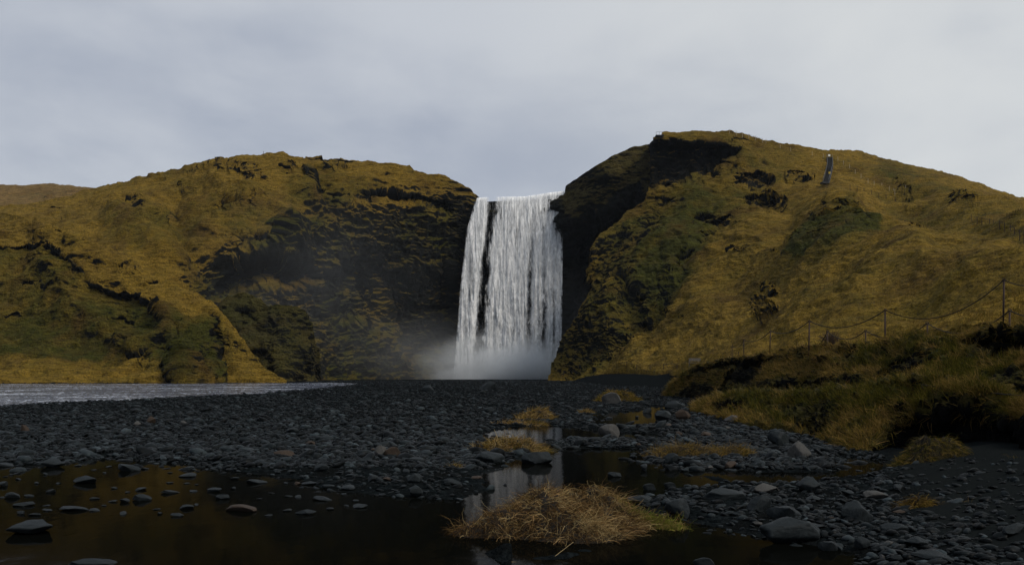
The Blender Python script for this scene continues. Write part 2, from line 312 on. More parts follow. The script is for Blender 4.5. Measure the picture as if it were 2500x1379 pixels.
# near left knoll
sheet('knoll', [(-500, 500, -500, 942), (-200, 505, -200, 941), (0, 522, 0, 940), (60, 532, 60, 940), (100, 545, 100, 940), (180, 572, 180, 939), (250, 602, 250, 939), (310, 626, 300, 938), (333, 650, 330, 938), (370, 680, 365, 938), (415, 692, 400, 938),
  (470, 716, 440, 937), (520, 740, 480, 937), (548, 775, 520, 937), (580, 815, 560, 936), (610, 855, 600, 936), (650, 905, 650, 936), (700, 934, 700, 936)],
  [(-500, 500, 235), (0, 522, 240), (100, 545, 224), (250, 602, 208), (333, 650, 203), (415, 692, 200), (520, 740, 196), (580, 815, 190), (650, 905, 186), (700, 934, 184),
   (-500, 940, 165), (0, 940, 165), (300, 938, 168), (480, 937, 172), (0, 900, 178), (300, 900, 178), (0, 800, 192), (300, 800, 187), (200, 700, 200), (0, 650, 212), (-500, 700, 205), (420, 800, 184), (470, 900, 176), (540, 930, 180)],
  900, 360, M_HILL,
  outs=[([(285, 655), (320, 650), (335, 668), (320, 680), (295, 672)], 3, 7, .9), ([(350, 690), (400, 680), (418, 690), (405, 712), (370, 705)], 3, 7, .5), ([(325, 640), (337, 632), (335, 655)], 2, 4, .8),
    ([(60, 690), (100, 688), (140, 700), (90, 712), (50, 704)], 2, 7, .55), ([(220, 780), (290, 775), (330, 790), (280, 805), (230, 798)], 2.4, 7, .6), ([(430, 775), (470, 780), (465, 795), (435, 790)], 2, 6, .6),
    ([(320, 865), (370, 850), (385, 885), (350, 905), (320, 890)], 2, 8, .6), ([(500, 760), (540, 780), (548, 860), (545, 930), (500, 930), (520, 860)], 4, 12, .75), ([(440, 870), (480, 865), (500, 900), (470, 935), (440, 900)], 2, 8, .6),
    ([(560, 830), (590, 850), (600, 880), (570, 870)], 2, 7, .6), ([(100, 548), (160, 565), (250, 600), (215, 600), (140, 575)], 1.6, 7, .4), ([(0, 770), (40, 765), (60, 780), (10, 790)], 1.6, 6, .5)],
  steps=[([(-600, 590), (0, 606), (80, 600), (135, 604), (175, 632), (215, 670), (240, 700), (290, 718), (350, 724), (395, 750), (408, 775), (440, 800), (440, 1000), (-600, 1000)], 2.6, 2.5)],
  greens=[([(-600, 590), (0, 606), (130, 604), (240, 700), (400, 755), (520, 780), (545, 940), (430, 930), (380, 880), (100, 870), (-600, 850)], 8, .75), ([(380, 840), (540, 780), (548, 940), (440, 940)], 10, .5)],
  rocks=[([(-600, 603), (0, 603), (80, 598), (133, 601), (173, 630), (213, 668), (238, 698), (290, 715), (350, 722), (398, 750), (394, 764), (340, 734), (280, 727), (230, 708), (170, 642), (125, 612), (80, 608), (-600, 612)], 3, .9)],
  amp=(2.4, 1.5, .6, .28), size=(30, 9, 3.5, 1.4), terr=.26, warp=6, ledge=.6,
  folds=[([(100, 552), (250, 612), (330, 660), (500, 745), (540, 800)], 2.6, 16), ([(400, 760), (432, 850), (440, 930)], 3, 24), ([(540, 790), (556, 930)], -3, 12), ([(100, 640), (200, 760), (330, 850)], 2.5, 30), ([(0, 720), (120, 800), (250, 880)], -2, 26)])
# mossy outcrop beside the knoll
sheet('outcrop', [(520, 770, 560, 938), (535, 745, 590, 938), (560, 730, 615, 938), (600, 724, 640, 937), (640, 735, 660, 937), (657, 754, 680, 937), (690, 750, 700, 937), (722, 752, 720, 937), (745, 768, 740, 937), (757, 800, 755, 936), (768, 855, 770, 936), (782, 932, 784, 936)],
  [(535, 745, 214), (600, 724, 216), (657, 754, 212), (722, 752, 210), (757, 800, 212), (782, 932, 216), (590, 938, 198), (700, 937, 196), (784, 936, 214), (650, 850, 202), (740, 860, 203)],
  330, 220, M_CLIFF, green0=.55, rockbase=.3, rocks=[([(640, 780), (740, 760), (790, 940), (680, 940), (640, 860)], 14, .5)], outs=[([(560, 760), (620, 750), (640, 790), (590, 800)], 2, 12, .5), ([(600, 860), (650, 850), (700, 930), (640, 930)], 2.5, 12, .5)],
  amp=(1.5, 1.3, .8, .3), terr=.35, roll=(2, 5, 9, 14, 20), ledge=.5)
# wall behind the fall and right back cliff
sheet('gorge_cliff', [(1135, 520, 1120, 932), (1165, 493, 1140, 932), (1200, 492, 1200, 931), (1290, 489, 1290, 931), (1340, 482, 1330, 931), (1377, 479, 1370, 931), (1382, 464, 1376, 931), (1390, 449, 1392, 931), (1440, 416, 1430, 931), (1500, 380, 1470, 931), (1545, 361, 1510, 931), (1590, 353, 1540, 930), (1640, 340, 1580, 930)],
  [(1135, 520, 324), (1200, 484, 322), (1290, 480, 320), (1370, 470, 316), (1380, 462, 319), (1440, 416, 302), (1545, 361, 302), (1640, 340, 306), (1130, 931, 326), (1250, 931, 326), (1370, 931, 324), (1450, 931, 318), (1580, 930, 300),
   (1250, 700, 328), (1370, 700, 326), (1440, 700, 322), (1400, 520, 308), (1400, 600, 322), (1480, 520, 306), (1560, 480, 302), (1480, 600, 318), (1560, 700, 300)],
  430, 400, M_CLIFF, rockbase=.2, rocks=[([(1100, 440), (1376, 440), (1385, 520), (1440, 545), (1500, 470), (1560, 440), (1620, 540), (1500, 940), (1100, 940)], 14, 1.0)],
  outs=[([(1385, 545), (1440, 540), (1520, 490), (1580, 520), (1460, 720), (1420, 760), (1382, 800)], 6, 26, 1.0)],
  amp=(2.0, 1.5, .8, .35), terr=.35, strata=.7, green0=.1)
# right hill
R2_ctrl = [(1342, 931, 250), (1440, 918, 225), (1560, 902, 192), (1680, 893, 145), (1760, 885, 108), (1890, 868, 74), (2020, 862, 60), (2200, 855, 50), (2500, 840, 40), (2800, 830, 34),
  (1500, 885, 222), (1600, 878, 196), (1700, 862, 165), (1760, 860, 135), (1800, 830, 142), (1890, 848, 95), (2000, 820, 88), (2200, 790, 74), (2350, 760, 68), (2500, 720, 62),
  (1700, 760, 205), (1900, 740, 165), (2100, 700, 137), (2300, 660, 122), (2500, 620, 114), (1480, 800, 240), (1600, 740, 236), (1500, 640, 268), (1600, 560, 270), (1700, 500, 273), (1800, 450, 278),
  (1900, 600, 215), (1900, 500, 256), (2060, 515, 205), (2200, 600, 165), (2150, 480, 255), (2300, 500, 238), (2500, 560, 190), (2300, 440, 295), (2020, 430, 288), (1700, 400, 284), (2060, 600, 178),
  (1338, 930, 250), (1420, 755, 262), (1455, 695, 268), (1440, 610, 273), (1530, 515, 284), (1588, 345, 292), (1625, 322, 292), (1780, 322, 297), (2010, 370, 308), (2060, 366, 318), (2280, 420, 322), (2500, 487, 318), (2800, 600, 300), (2800, 700, 100)]
sheet('hillside', [(1338, 932, 1344, 934), (1350, 893, 1365, 933), (1383, 822, 1400, 928), (1420, 757, 1440, 919), (1457, 695, 1480, 914), (1443, 650, 1500, 912), (1442, 610, 1520, 911), (1470, 572, 1540, 911), (1508, 548, 1560, 911), (1532, 517, 1590, 911), (1575, 492, 1620, 910), (1590, 440, 1650, 908),
  (1589, 345, 1680, 905), (1597, 337, 1690, 904), (1614, 334, 1700, 903), (1622, 322, 1712, 902), (1700, 323, 1760, 896), (1780, 322, 1820, 884), (1820, 331, 1850, 880), (1870, 346, 1890, 876), (1950, 360, 1960, 870), (2010, 370, 2020, 866), (2060, 366, 2070, 864), (2110, 376, 2110, 862), (2200, 403, 2200, 860), (2280, 418, 2280, 857), (2360, 440, 2360, 853), (2430, 464, 2430, 850), (2500, 488, 2500, 846), (2800, 600, 2800, 836)],
  R2_ctrl, 1350, 460, M_HILL,
  outs=[([(1550, 348), (1600, 341), (1640, 340), (1720, 350), (1805, 362), (1812, 385), (1780, 420), (1700, 468), (1640, 462), (1625, 445), (1590, 470), (1550, 470)], 9, 16, 1.15),
    ([(1790, 432), (1850, 418), (1880, 434), (1845, 458), (1800, 452)], 4, 9, 1), ([(1835, 475), (1895, 485), (1888, 520), (1840, 512), (1815, 500)], 4, 10, .9), ([(1735, 535), (1780, 520), (1812, 512), (1800, 545), (1770, 568), (1725, 560)], 5, 10, .9),
    ([(1600, 478), (1650, 485), (1670, 505), (1610, 505)], 4, 8, .9), ([(1570, 545), (1620, 550), (1645, 580), (1620, 595), (1560, 585)], 4, 9, .75), ([(1690, 535), (1740, 530), (1735, 545), (1690, 545)], 2.5, 5, .7),
    ([(1500, 565), (1560, 560), (1540, 620), (1490, 680), (1450, 700), (1440, 620)], 3, 16, .55), ([(1920, 412), (1990, 424), (1988, 440), (1930, 430)], 3, 6, .8), ([(1780, 625), (1815, 618), (1835, 626), (1805, 642), (1783, 638)], 2.5, 5, .9),
    ([(1845, 735), (1870, 722), (1900, 740), (1905, 765), (1860, 790), (1840, 765)], 3, 8, 1), ([(1875, 708), (1905, 705), (1908, 728), (1880, 730)], 2.5, 5, .95), ([(1890, 610), (1898, 608), (1900, 616), (1890, 618)], 1, 3, .8),
    ([(2010, 535), (2065, 520), (2110, 545), (2130, 575), (2060, 600), (1990, 620), (1940, 640), (1960, 600)], 3.5, 18, .2), ([(2185, 440), (2230, 465), (2220, 485), (2170, 455)], 3, 8, .7), ([(2300, 490), (2330, 492), (2390, 520), (2340, 515)], 2, 6, .6),
    ([(2425, 478), (2465, 492), (2475, 504), (2440, 494)], 2.5, 5, 1), ([(1620, 755), (1640, 740), (1650, 770), (1625, 790)], 2, 6, .8), ([(1600, 700), (1680, 610), (1740, 560), (1750, 580), (1680, 660), (1610, 760)], 2.5, 12, .5),
    ([(1510, 700), (1560, 680), (1580, 740), (1560, 800), (1500, 810), (1480, 760)], 3.5, 18, .6), ([(1360, 900), (1420, 800), (1470, 770), (1470, 850), (1420, 905), (1380, 925)], 3, 16, .6), ([(1530, 790), (1590, 785), (1580, 820), (1545, 830)], 2.5, 8, .6),
    ([(2200, 566), (2260, 560), (2260, 574), (2210, 578)], 1.5, 5, .4), ([(1780, 335), (1830, 345), (1820, 355), (1780, 350)], 1.5, 5, .3)],
  steps=[([(1590, 352), (1620, 346), (1760, 352), (1815, 365), (1800, 420), (1700, 470), (1600, 450)], 3, 3)],
  rocks=[([(1338, 935), (1420, 757), (1460, 695), (1440, 600), (1530, 515), (1600, 500), (1660, 560), (1560, 640), (1600, 720), (1570, 840), (1480, 880), (1430, 915)], 16, .52)],
  greens=[([(1338, 935), (1420, 757), (1440, 600), (1530, 515), (1700, 470), (1830, 480), (1740, 600), (1620, 780), (1480, 880), (1430, 915)], 45, .75), ([(1600, 345), (1820, 350), (1930, 410), (1880, 520), (1760, 600), (1640, 640), (1590, 500)], 55, .32),
    ([(1930, 640), (2020, 560), (2130, 560), (2200, 640), (2100, 760), (1950, 780), (1900, 720)], 30, .35), ([(2010, 540), (2065, 518), (2120, 545), (2150, 580), (2060, 605), (1980, 640), (1935, 650), (1960, 600)], 9, 1.0), ([(2150, 400), (2500, 520), (2500, 600), (2240, 560), (2130, 470)], 25, .5)],
  amp=(5.5, 2.4, .6, .22), size=(42, 15, 4.5, 1.6), terr=.30, warp=10, ledge=.42, foldk=.36,
  folds=[([(2060, 512), (1960, 600), (1850, 680), (1700, 770), (1560, 850)], 6.5, 45), ([(2060, 512), (2160, 560), (2260, 640)], 5, 34), ([(1760, 560), (1690, 640), (1620, 740), (1590, 800)], -6, 24), ([(1850, 460), (1930, 520), (1900, 620), (1800, 700)], -5, 40),
    ([(2050, 400), (2180, 480), (2300, 540), (2480, 610)], -5.5, 30), ([(2060, 375), (2250, 450), (2420, 540), (2500, 570)], 3.5, 26), ([(1700, 470), (1650, 560), (1560, 650), (1500, 780)], 5, 26), ([(2200, 640), (2100, 740), (1950, 820)], 3, 40), ([(2500, 640), (2330, 700), (2200, 790)], 2.5, 40)])

# ------------------------------------------------------------------ near right bank
sheet('riverbank', [(1622, 964, 1625, 972), (1650, 932, 1655, 972), (1680, 905, 1700, 975), (1700, 894, 1735, 985), (1760, 880, 1780, 985), (1850, 870, 1850, 990), (1930, 854, 1950, 990), (2000, 849, 2050, 990), (2100, 848, 2150, 985), (2180, 836, 2230, 975), (2260, 832, 2300, 970), (2335, 832, 2350, 975), (2362, 818, 2390, 985), (2400, 806, 2430, 990), (2500, 801, 2520, 1020), (2760, 790, 2760, 1040)],
  [(1622, 964, 69), (1680, 905, 64), (1760, 880, 56), (1850, 870, 49), (1930, 854, 44), (2000, 849, 40), (2100, 848, 36), (2180, 836, 33), (2260, 832, 30.5), (2335, 832, 28.5), (2400, 806, 26), (2500, 801, 23.5), (2760, 790, 20),
   (1625, 972, 68), (1700, 975, 60), (1780, 985, 50), (1850, 990, 42), (1950, 990, 36), (2050, 990, 31), (2150, 985, 27.5), (2230, 975, 24.5), (2300, 970, 22.5), (2350, 975, 21.5), (2430, 990, 20), (2520, 1020, 18.5), (2760, 1040, 16),
   (1850, 920, 45.5), (2000, 930, 36.5), (2100, 930, 31.5), (2200, 920, 28), (2350, 900, 25), (2450, 920, 21.5), (2450, 870, 23.5)],
  860, 260, M_BANK, amp=(.22, .26, .13, .05), size=(38, 14, 5, 2), terr=.07, warp=8, rockamp=.5, rocka=.42, ledge=1.3, roll=(.3, .7, 1.2, 1.8, 2.5, 3.3, 4.3, 5.5, 7, 9, 11, 14, 17, 20, 24, 30), rollz=.014, green0=.2,
  outs=[([(1680, 905), (1720, 892), (1850, 876), (1905, 868), (1900, 886), (1870, 890), (1850, 925), (1830, 950), (1770, 950), (1790, 905), (1740, 908), (1700, 915)], 1.7, 8, 1.2), ([(1945, 862), (1975, 860), (1985, 872), (1950, 876)], .8, 5, 1),
    ([(2350, 850), (2385, 818), (2440, 808), (2500, 812), (2700, 812), (2700, 872), (2500, 868), (2430, 872), (2380, 868)], 1.5, 9, 1.3), ([(2160, 890), (2240, 865), (2330, 862), (2300, 880), (2240, 925), (2180, 940), (2150, 930)], 1.0, 12, 1.0),
    ([(1940, 935), (2050, 925), (2110, 935), (2200, 935), (2240, 950), (2100, 965), (1960, 968), (1850, 975)], .6, 9, .9), ([(2440, 950), (2700, 940), (2700, 1040), (2500, 1010)], .8, 9, 1.2), ([(2060, 870), (2100, 862), (2090, 900), (2060, 905)], .5, 8, .7)],
  rocks=[([(1640, 975), (1700, 930), (1780, 950), (1860, 935), (1950, 930), (2120, 925), (2250, 935), (2250, 975), (1950, 980), (1640, 985)], 5, .95), ([(2400, 925), (2700, 905), (2700, 1040), (2460, 1000)], 6, .8)],
  greens=[([(2100, 850), (2340, 830), (2340, 880), (2100, 900)], 15, .4), ([(2280, 880), (2500, 880), (2500, 960), (2250, 950)], 12, .5)])
sheet('bank_mound', [(1690, 1004, 1692, 1010), (1715, 986, 1730, 1014), (1758, 967, 1785, 1032), (1850, 969, 1850, 1052), (1950, 969, 1930, 1058), (2050, 962, 2010, 1080), (2130, 948, 2090, 1108), (2200, 938, 2150, 1098), (2260, 933, 2210, 1082), (2320, 944, 2290, 1068), (2390, 952, 2370, 1064), (2440, 968, 2420, 1064), (2480, 1000, 2480, 1062), (2520, 1012, 2520, 1062), (2760, 1030, 2760, 1066)],
  [(1690, 1004, 40), (1758, 967, 37.5), (1850, 969, 33), (1950, 969, 29), (2050, 962, 25.5), (2130, 948, 23), (2200, 938, 21.5), (2260, 933, 20.3), (2320, 944, 19.4), (2390, 952, 18.6), (2440, 968, 18), (2520, 1012, 17), (2760, 1030, 15),
   (1730, 1014, 36), (1785, 1032, 30.5), (1850, 1052, 26.3), (1930, 1058, 25), (2010, 1080, 21.8), (2090, 1108, 18.6), (2150, 1098, 18.6), (2210, 1082, 18.6), (2290, 1068, 18.4), (2420, 1064, 17.4), (2520, 1062, 16.2), (2760, 1066, 14),
   (1850, 1000, 30.5), (1950, 1020, 26.5), (2050, 1020, 22.8), (2110, 1060, 19.6), (2200, 1010, 19.6), (2300, 1000, 18.6), (2420, 1010, 17.6)],
  720, 240, M_BANK, amp=(.20, .24, .13, .05), size=(38, 14, 5, 2), terr=.07, warp=8, rockamp=.5, rocka=.42, ledge=1.3, roll=(.4, 1, 2, 4, 7), rollz=-.03, green0=.3,
  outs=[([(2150, 1068), (2200, 1030), (2260, 1008), (2310, 1010), (2340, 985), (2400, 985), (2440, 1002), (2480, 1035), (2530, 1055), (2560, 1080), (2300, 1090), (2160, 1110), (2110, 1115)], .8, 12, 1.4), ([(1745, 992), (1780, 985), (1830, 995), (1900, 990), (1900, 1000), (1850, 1010), (1800, 1008), (1760, 1010)], .6, 5, 1.2),
    ([(2225, 966), (2260, 962), (2275, 975), (2240, 980)], .25, 5, 1.2), ([(1960, 1055), (2010, 1020), (2060, 990), (2050, 1050), (2020, 1080)], .3, 8, .9)],
  rocks=[([(1850, 1010), (1980, 1000), (2070, 985), (2050, 1060), (1960, 1065), (1940, 1040)], 6, .5), ([(2200, 1032), (2320, 1000), (2400, 995), (2560, 1060), (2560, 1100), (2100, 1120)], 8, 1.2)],
  greens=[([(1780, 965), (2000, 965), (2300, 940), (2200, 1000), (1900, 1050), (1800, 1010)], 15, .5)])
# black sand beach under the far terrace
sheet('beach', [(1395, 931, 1390, 940), (1430, 919, 1420, 942), (1480, 912, 1500, 945), (1600, 911, 1600, 950), (1720, 903, 1720, 960), (1800, 900, 1790, 965)],
  [(1395, 931, 232), (1430, 919, 226), (1500, 912, 203), (1600, 911, 183), (1720, 903, 135), (1800, 900, 100), (1390, 940, 150), (1500, 945, 120), (1600, 950, 105), (1790, 965, 74)],
  260, 50, M_GROUND, amp=(.1, .08, .05, .03), terr=.0, rocka=0.0, size=(20, 8, 3, 1), roll=(2, 5, 10), warp=1)

# ------------------------------------------------------------------ ground, pools, river
def wp(poly): return [tuple(G0(x, y)[:2]) for x, y in poly]
PONDS = [wp([(-900, 1152), (-300, 1146), (130, 1128), (270, 1112), (500, 1132), (650, 1150), (830, 1194), (1080, 1214), (1128, 1195), (1138, 1150), (1200, 1118), (1390, 1092), (1600, 1094), (1650, 1135), (1790, 1168), (1815, 1195), (1680, 1195), (1600, 1230), (1580, 1250), (1760, 1275), (1880, 1300), (2050, 1335), (2190, 1379), (2350, 1480), (-900, 2200), (-2200, 1500)]),
         wp([(1450, 1008), (1560, 1002), (1580, 991), (1650, 992), (1640, 1030), (1590, 1042), (1480, 1044), (1425, 1030)]),
         wp([(1140, 1062), (1200, 1045), (1330, 1036), (1440, 1046), (1640, 1060), (1600, 1078), (1400, 1073), (1330, 1090), (1180, 1078)]),
         wp([(1640, 1152), (1740, 1140), (1850, 1150), (1990, 1148), (2060, 1112), (2140, 1118), (2230, 1112), (2190, 1148), (2100, 1165), (1900, 1185), (1780, 1185)])]
RIVER = wp([(-1500, 937), (0, 937), (500, 936), (800, 934), (880, 936), (760, 948), (620, 960), (450, 968), (240, 978), (100, 984), (0, 990), (-400, 1010), (-1500, 1050)])
SAND2 = wp([(1150, 1345), (1330, 1330), (1480, 1300), (1560, 1310), (1600, 1380), (1620, 1420), (1150, 1440)])
SAND = wp([(2110, 1125), (2300, 1075), (3000, 1040), (3200, 1500), (2300, 1420), (2170, 1290), (2140, 1200)])
def ground_z(X, Y):
    Q = np.stack([X, Y, X*0], -1); w = .22*fbm(Q, 1.4, 3, 2)+.12*fbm(Q, .35, 2, 8)
    z = .055+.05*fbm(Q, 3.0, 3, 5)+.03*fbm(Q, .5, 3, 6)
    sd = np.full(X.shape, -1e9)
    for p in PONDS: sd = np.maximum(sd, sdf(p, X, Y))
    sd = sd+w*np.clip(Y/14, .6, 3.0); z = z-.11*sm(-.35, .7, sd)-.20*sm(.5, np.where(X < 0, 5.0, 1.6), sd)
    r = sdf(RIVER, X, Y)+w*14; z = z-.35*sm(-2.5, 3.5, r)
    s = sdf(SAND, X, Y)+w*1.2; z = z+.24*sm(-.3, 2.2, s)
    z = z+(.245+.10*fbm(Q, .5, 3, 30))*sm(-.2, .5, sdf(SAND2, X, Y)+w*.9)+sm(0, .8, s)*.05*fbm(Q, .9, 4, 26)
    z = z+.05*sm(60, 220, Y)
    return z, sd, r, s
rows_py = np.r_[np.linspace(1640, 1000, 330), np.linspace(998.5, 918.5, 110)]
cols = np.linspace(-900, 3400, 1150)
gx, gy = np.meshgrid(cols, rows_py); W = G0(gx, gy); gz, gsd, grv, gsn = ground_z(W[..., 0], W[..., 1]); W[..., 2] = gz
link('ground', raw_mesh('ground', W, grid_faces(len(cols), len(rows_py)), M_GROUND, True, {'sand': (sm(0, .6, gsn)).ravel()}), kind='structure')
b = raw_mesh('terrain', [(-3000, -400, -1.5), (3000, -400, -1.5), (3000, 4000, -1.5), (-3000, 4000, -1.5)], [[0, 1, 2, 3]], M_GROUND, False, {'sand': np.ones(4)}); link('terrain', b, kind='structure')
def flat(name, xs, ys, mat, z=0.0, dz=None):
    X, Y = np.meshgrid(xs, ys); Z = np.full_like(X, z)
    if dz is not None: Z = Z+dz(X, Y)
    link(name, raw_mesh(name, np.stack([X, Y, Z], -1), grid_faces(len(xs), len(ys)), mat), kind='structure')
flat('pool_water', np.linspace(-22, 22, 40), np.linspace(3.5, 46, 60), M_POND)
px_, py_ = np.meshgrid(np.linspace(-900, 900, 900), np.linspace(1040, 933.5, 160)); Wr = G0(px_, py_)
Wr[..., 2] = -.01+.05*fbm(Wr, (1.6, 1.2, 1), 4, 31, ridged=True)*sm(30, 60, Wr[..., 1])
link('river', raw_mesh('river', Wr, grid_faces(900, 160), M_RIVER), kind='structure')

# ------------------------------------------------------------------ stones
import bmesh
def stone_shapes(n, sub, angular, seed):
    r = np.random.default_rng(seed); out = []
    bm = bmesh.new(); bmesh.ops.create_icosphere(bm, subdivisions=sub, radius=1)
    V0 = np.array([v.co[:] for v in bm.verts]); Fc = np.array([[v.index for v in f.verts] for f in bm.faces]); bm.free()
    for i in range(n):
        V = V0.copy()
        for j in range(angular):                  # plane cuts make facets
            nn = r.normal(size=3); nn[2] *= .8; nn /= np.linalg.norm(nn); h = r.uniform(.45, .86)
            dd = V@nn-h; V = V-np.where(dd > 0, dd, 0)[:, None]*nn*.95
        V = V*(1+.14*fbm(V, .9, 2, i+seed))[:, None]
        if sub > 2: V = V*(1+.09*fbm(V, .34, 4, i+seed+5, ridged=True))[:, None]
        V[:, 1] *= r.uniform(.6, .95); V[:, 2] *= r.uniform(.22, .48)
        V = V/np.abs(V[:, 0]).max(); out.append(V)
    return out, Fc
SH_LO, F_LO = stone_shapes(10, 1, 2, 1); SH_MD, F_MD = stone_shapes(12, 2, 5, 40); SH_HI, F_HI = stone_shapes(14, 4, 13, 80)
def scatter(name, pos, rad, shapes, Fc, mat, tone):
    n = len(pos); Vs = np.stack(shapes); idx = RNG.integers(0, len(shapes), n); V = Vs[idx]*rad[:, None, None]
    a = RNG.uniform(0, 2*math.pi, n); c, s = np.cos(a)[:, None], np.sin(a)[:, None]; t = RNG.normal(0, .22, n)[:, None]
    x = V[..., 0]*c-V[..., 1]*s; y = V[..., 0]*s+V[..., 1]*c; z = V[..., 2]*RNG.uniform(.8, 1.3, n)[:, None]+x*t
    V = np.stack([x, y, z], -1)+pos[:, None]; m = V.shape[1]
    Fa = (Fc[None]+(np.arange(n)*m)[:, None, None]).reshape(-1, 3)
    return raw_mesh(name, V, Fa, mat, True, {'tone': np.repeat(tone, m)})
def sample_ground(n, y0, y1, power):
    t = RNG.uniform(0, 1, n)**power; py = y0+(y1-y0)*t; px = RNG.uniform(-250, 2750, n)
    W = G0(px, py); z, sd, r, s = ground_z(W[:, 0], W[:, 1]); W[:, 2] = z; return W, px, py, sd, r, s
def tone(n): 
    t = RNG.lognormal(-.38, .75, n); t[RNG.random(n) < .02] *= 3.0; return np.clip(t, .3, 4)
W1, px, py, sd, r, s = sample_ground(100000, 931, 1150, 1.35)
k = (r < 1.0) & (s < .2) & ((sd < -.05) | (RNG.random(len(px)) < .02+.6*np.exp(-np.maximum(sd, 0)/np.where(px < 1150, 1.5, .7)))) & ~((px > 1700) & (py < 1040+(px-1840)*.25))
W1, py, px, sd = W1[k], py[k], px[k], sd[k]; d = W1[:, 1]
rad = np.clip(RNG.lognormal(math.log(.034), .58, len(d)), .014, .17)*(1+d/110); rad = np.maximum(rad, 2.0*d/F); W1[:, 2] += rad*.12
lo = d > 24
me = scatter('gravel', W1[lo], rad[lo], SH_LO, F_LO, M_PEB, tone(lo.sum())); link('gravel', me, kind='stuff')
hi = ~lo
W2, px2, py2, sd2, r2, s2 = sample_ground(15000, 1060, 1420, .9)
k = (((sd2 < -.02) | (RNG.random(len(px2)) < .004+.5*np.exp(-np.maximum(sd2, 0)/np.where(px2 < 1150, 1.1, .35)))) & (s2 < .4)) | ((s2 > .4) & (RNG.random(len(px2)) < .30+.5*sm(0, .4, fbm(W2*1.0, .8, 3, 77))))
k &= ~((px2 > 1850) & (py2 < 1075+(px2-1850)*.15)); W2 = W2[k]; rad2 = np.clip(RNG.lognormal(math.log(.036), .5, len(W2)), .012, .075)
W2[:, 2] += rad2*.15
a_ = np.concatenate([W1[hi], W2]); b_ = np.concatenate([rad[hi], rad2])
me = scatter('pebbles', a_, b_, SH_MD, F_MD, M_PEB, tone(len(a_))); link('pebbles', me, kind='stuff')

HI_MESH = {}
def stone_mesh(i, mat):
    key = (i, mat.name)
    if key not in HI_MESH:
        HI_MESH[key] = raw_mesh('stone', SH_HI[i], F_HI, mat, True, {'tone': np.full(len(SH_HI[i]), 1.0)})
    return HI_MESH[key]
def stone(px, py, w, h, mat, i, label, group=None, rz=0.0, tilt=0.0, z=None, name='stone'):
    X = G0(px, py); zz = float(ground_z(np.array([X[0]]), np.array([X[1]]))[0][0]) if z is None else z
    zz = max(zz, -.03); X = G0(px, py, max(zz, 0)); d = X[1]
    V = SH_HI[i]; sx = w/F*d/2; hh = h/F*d; sy = sx*random.uniform(.75, 1.0); hh *= .62 if (px < 900 and py > 1120) else .85
    zr = V[:, 2].max()-V[:, 2].min(); sz = hh*1.35/zr
    o = link(name, stone_mesh(i, mat), None, (X[0], X[1]+sy*.5, max(zz, 0)+hh*.42), label=label, category='stone')
    o.scale = (sx, sy, sz); o.rotation_euler = (random.uniform(-.08, .08), tilt, rz)
    if group: o['group'] = group
    return o
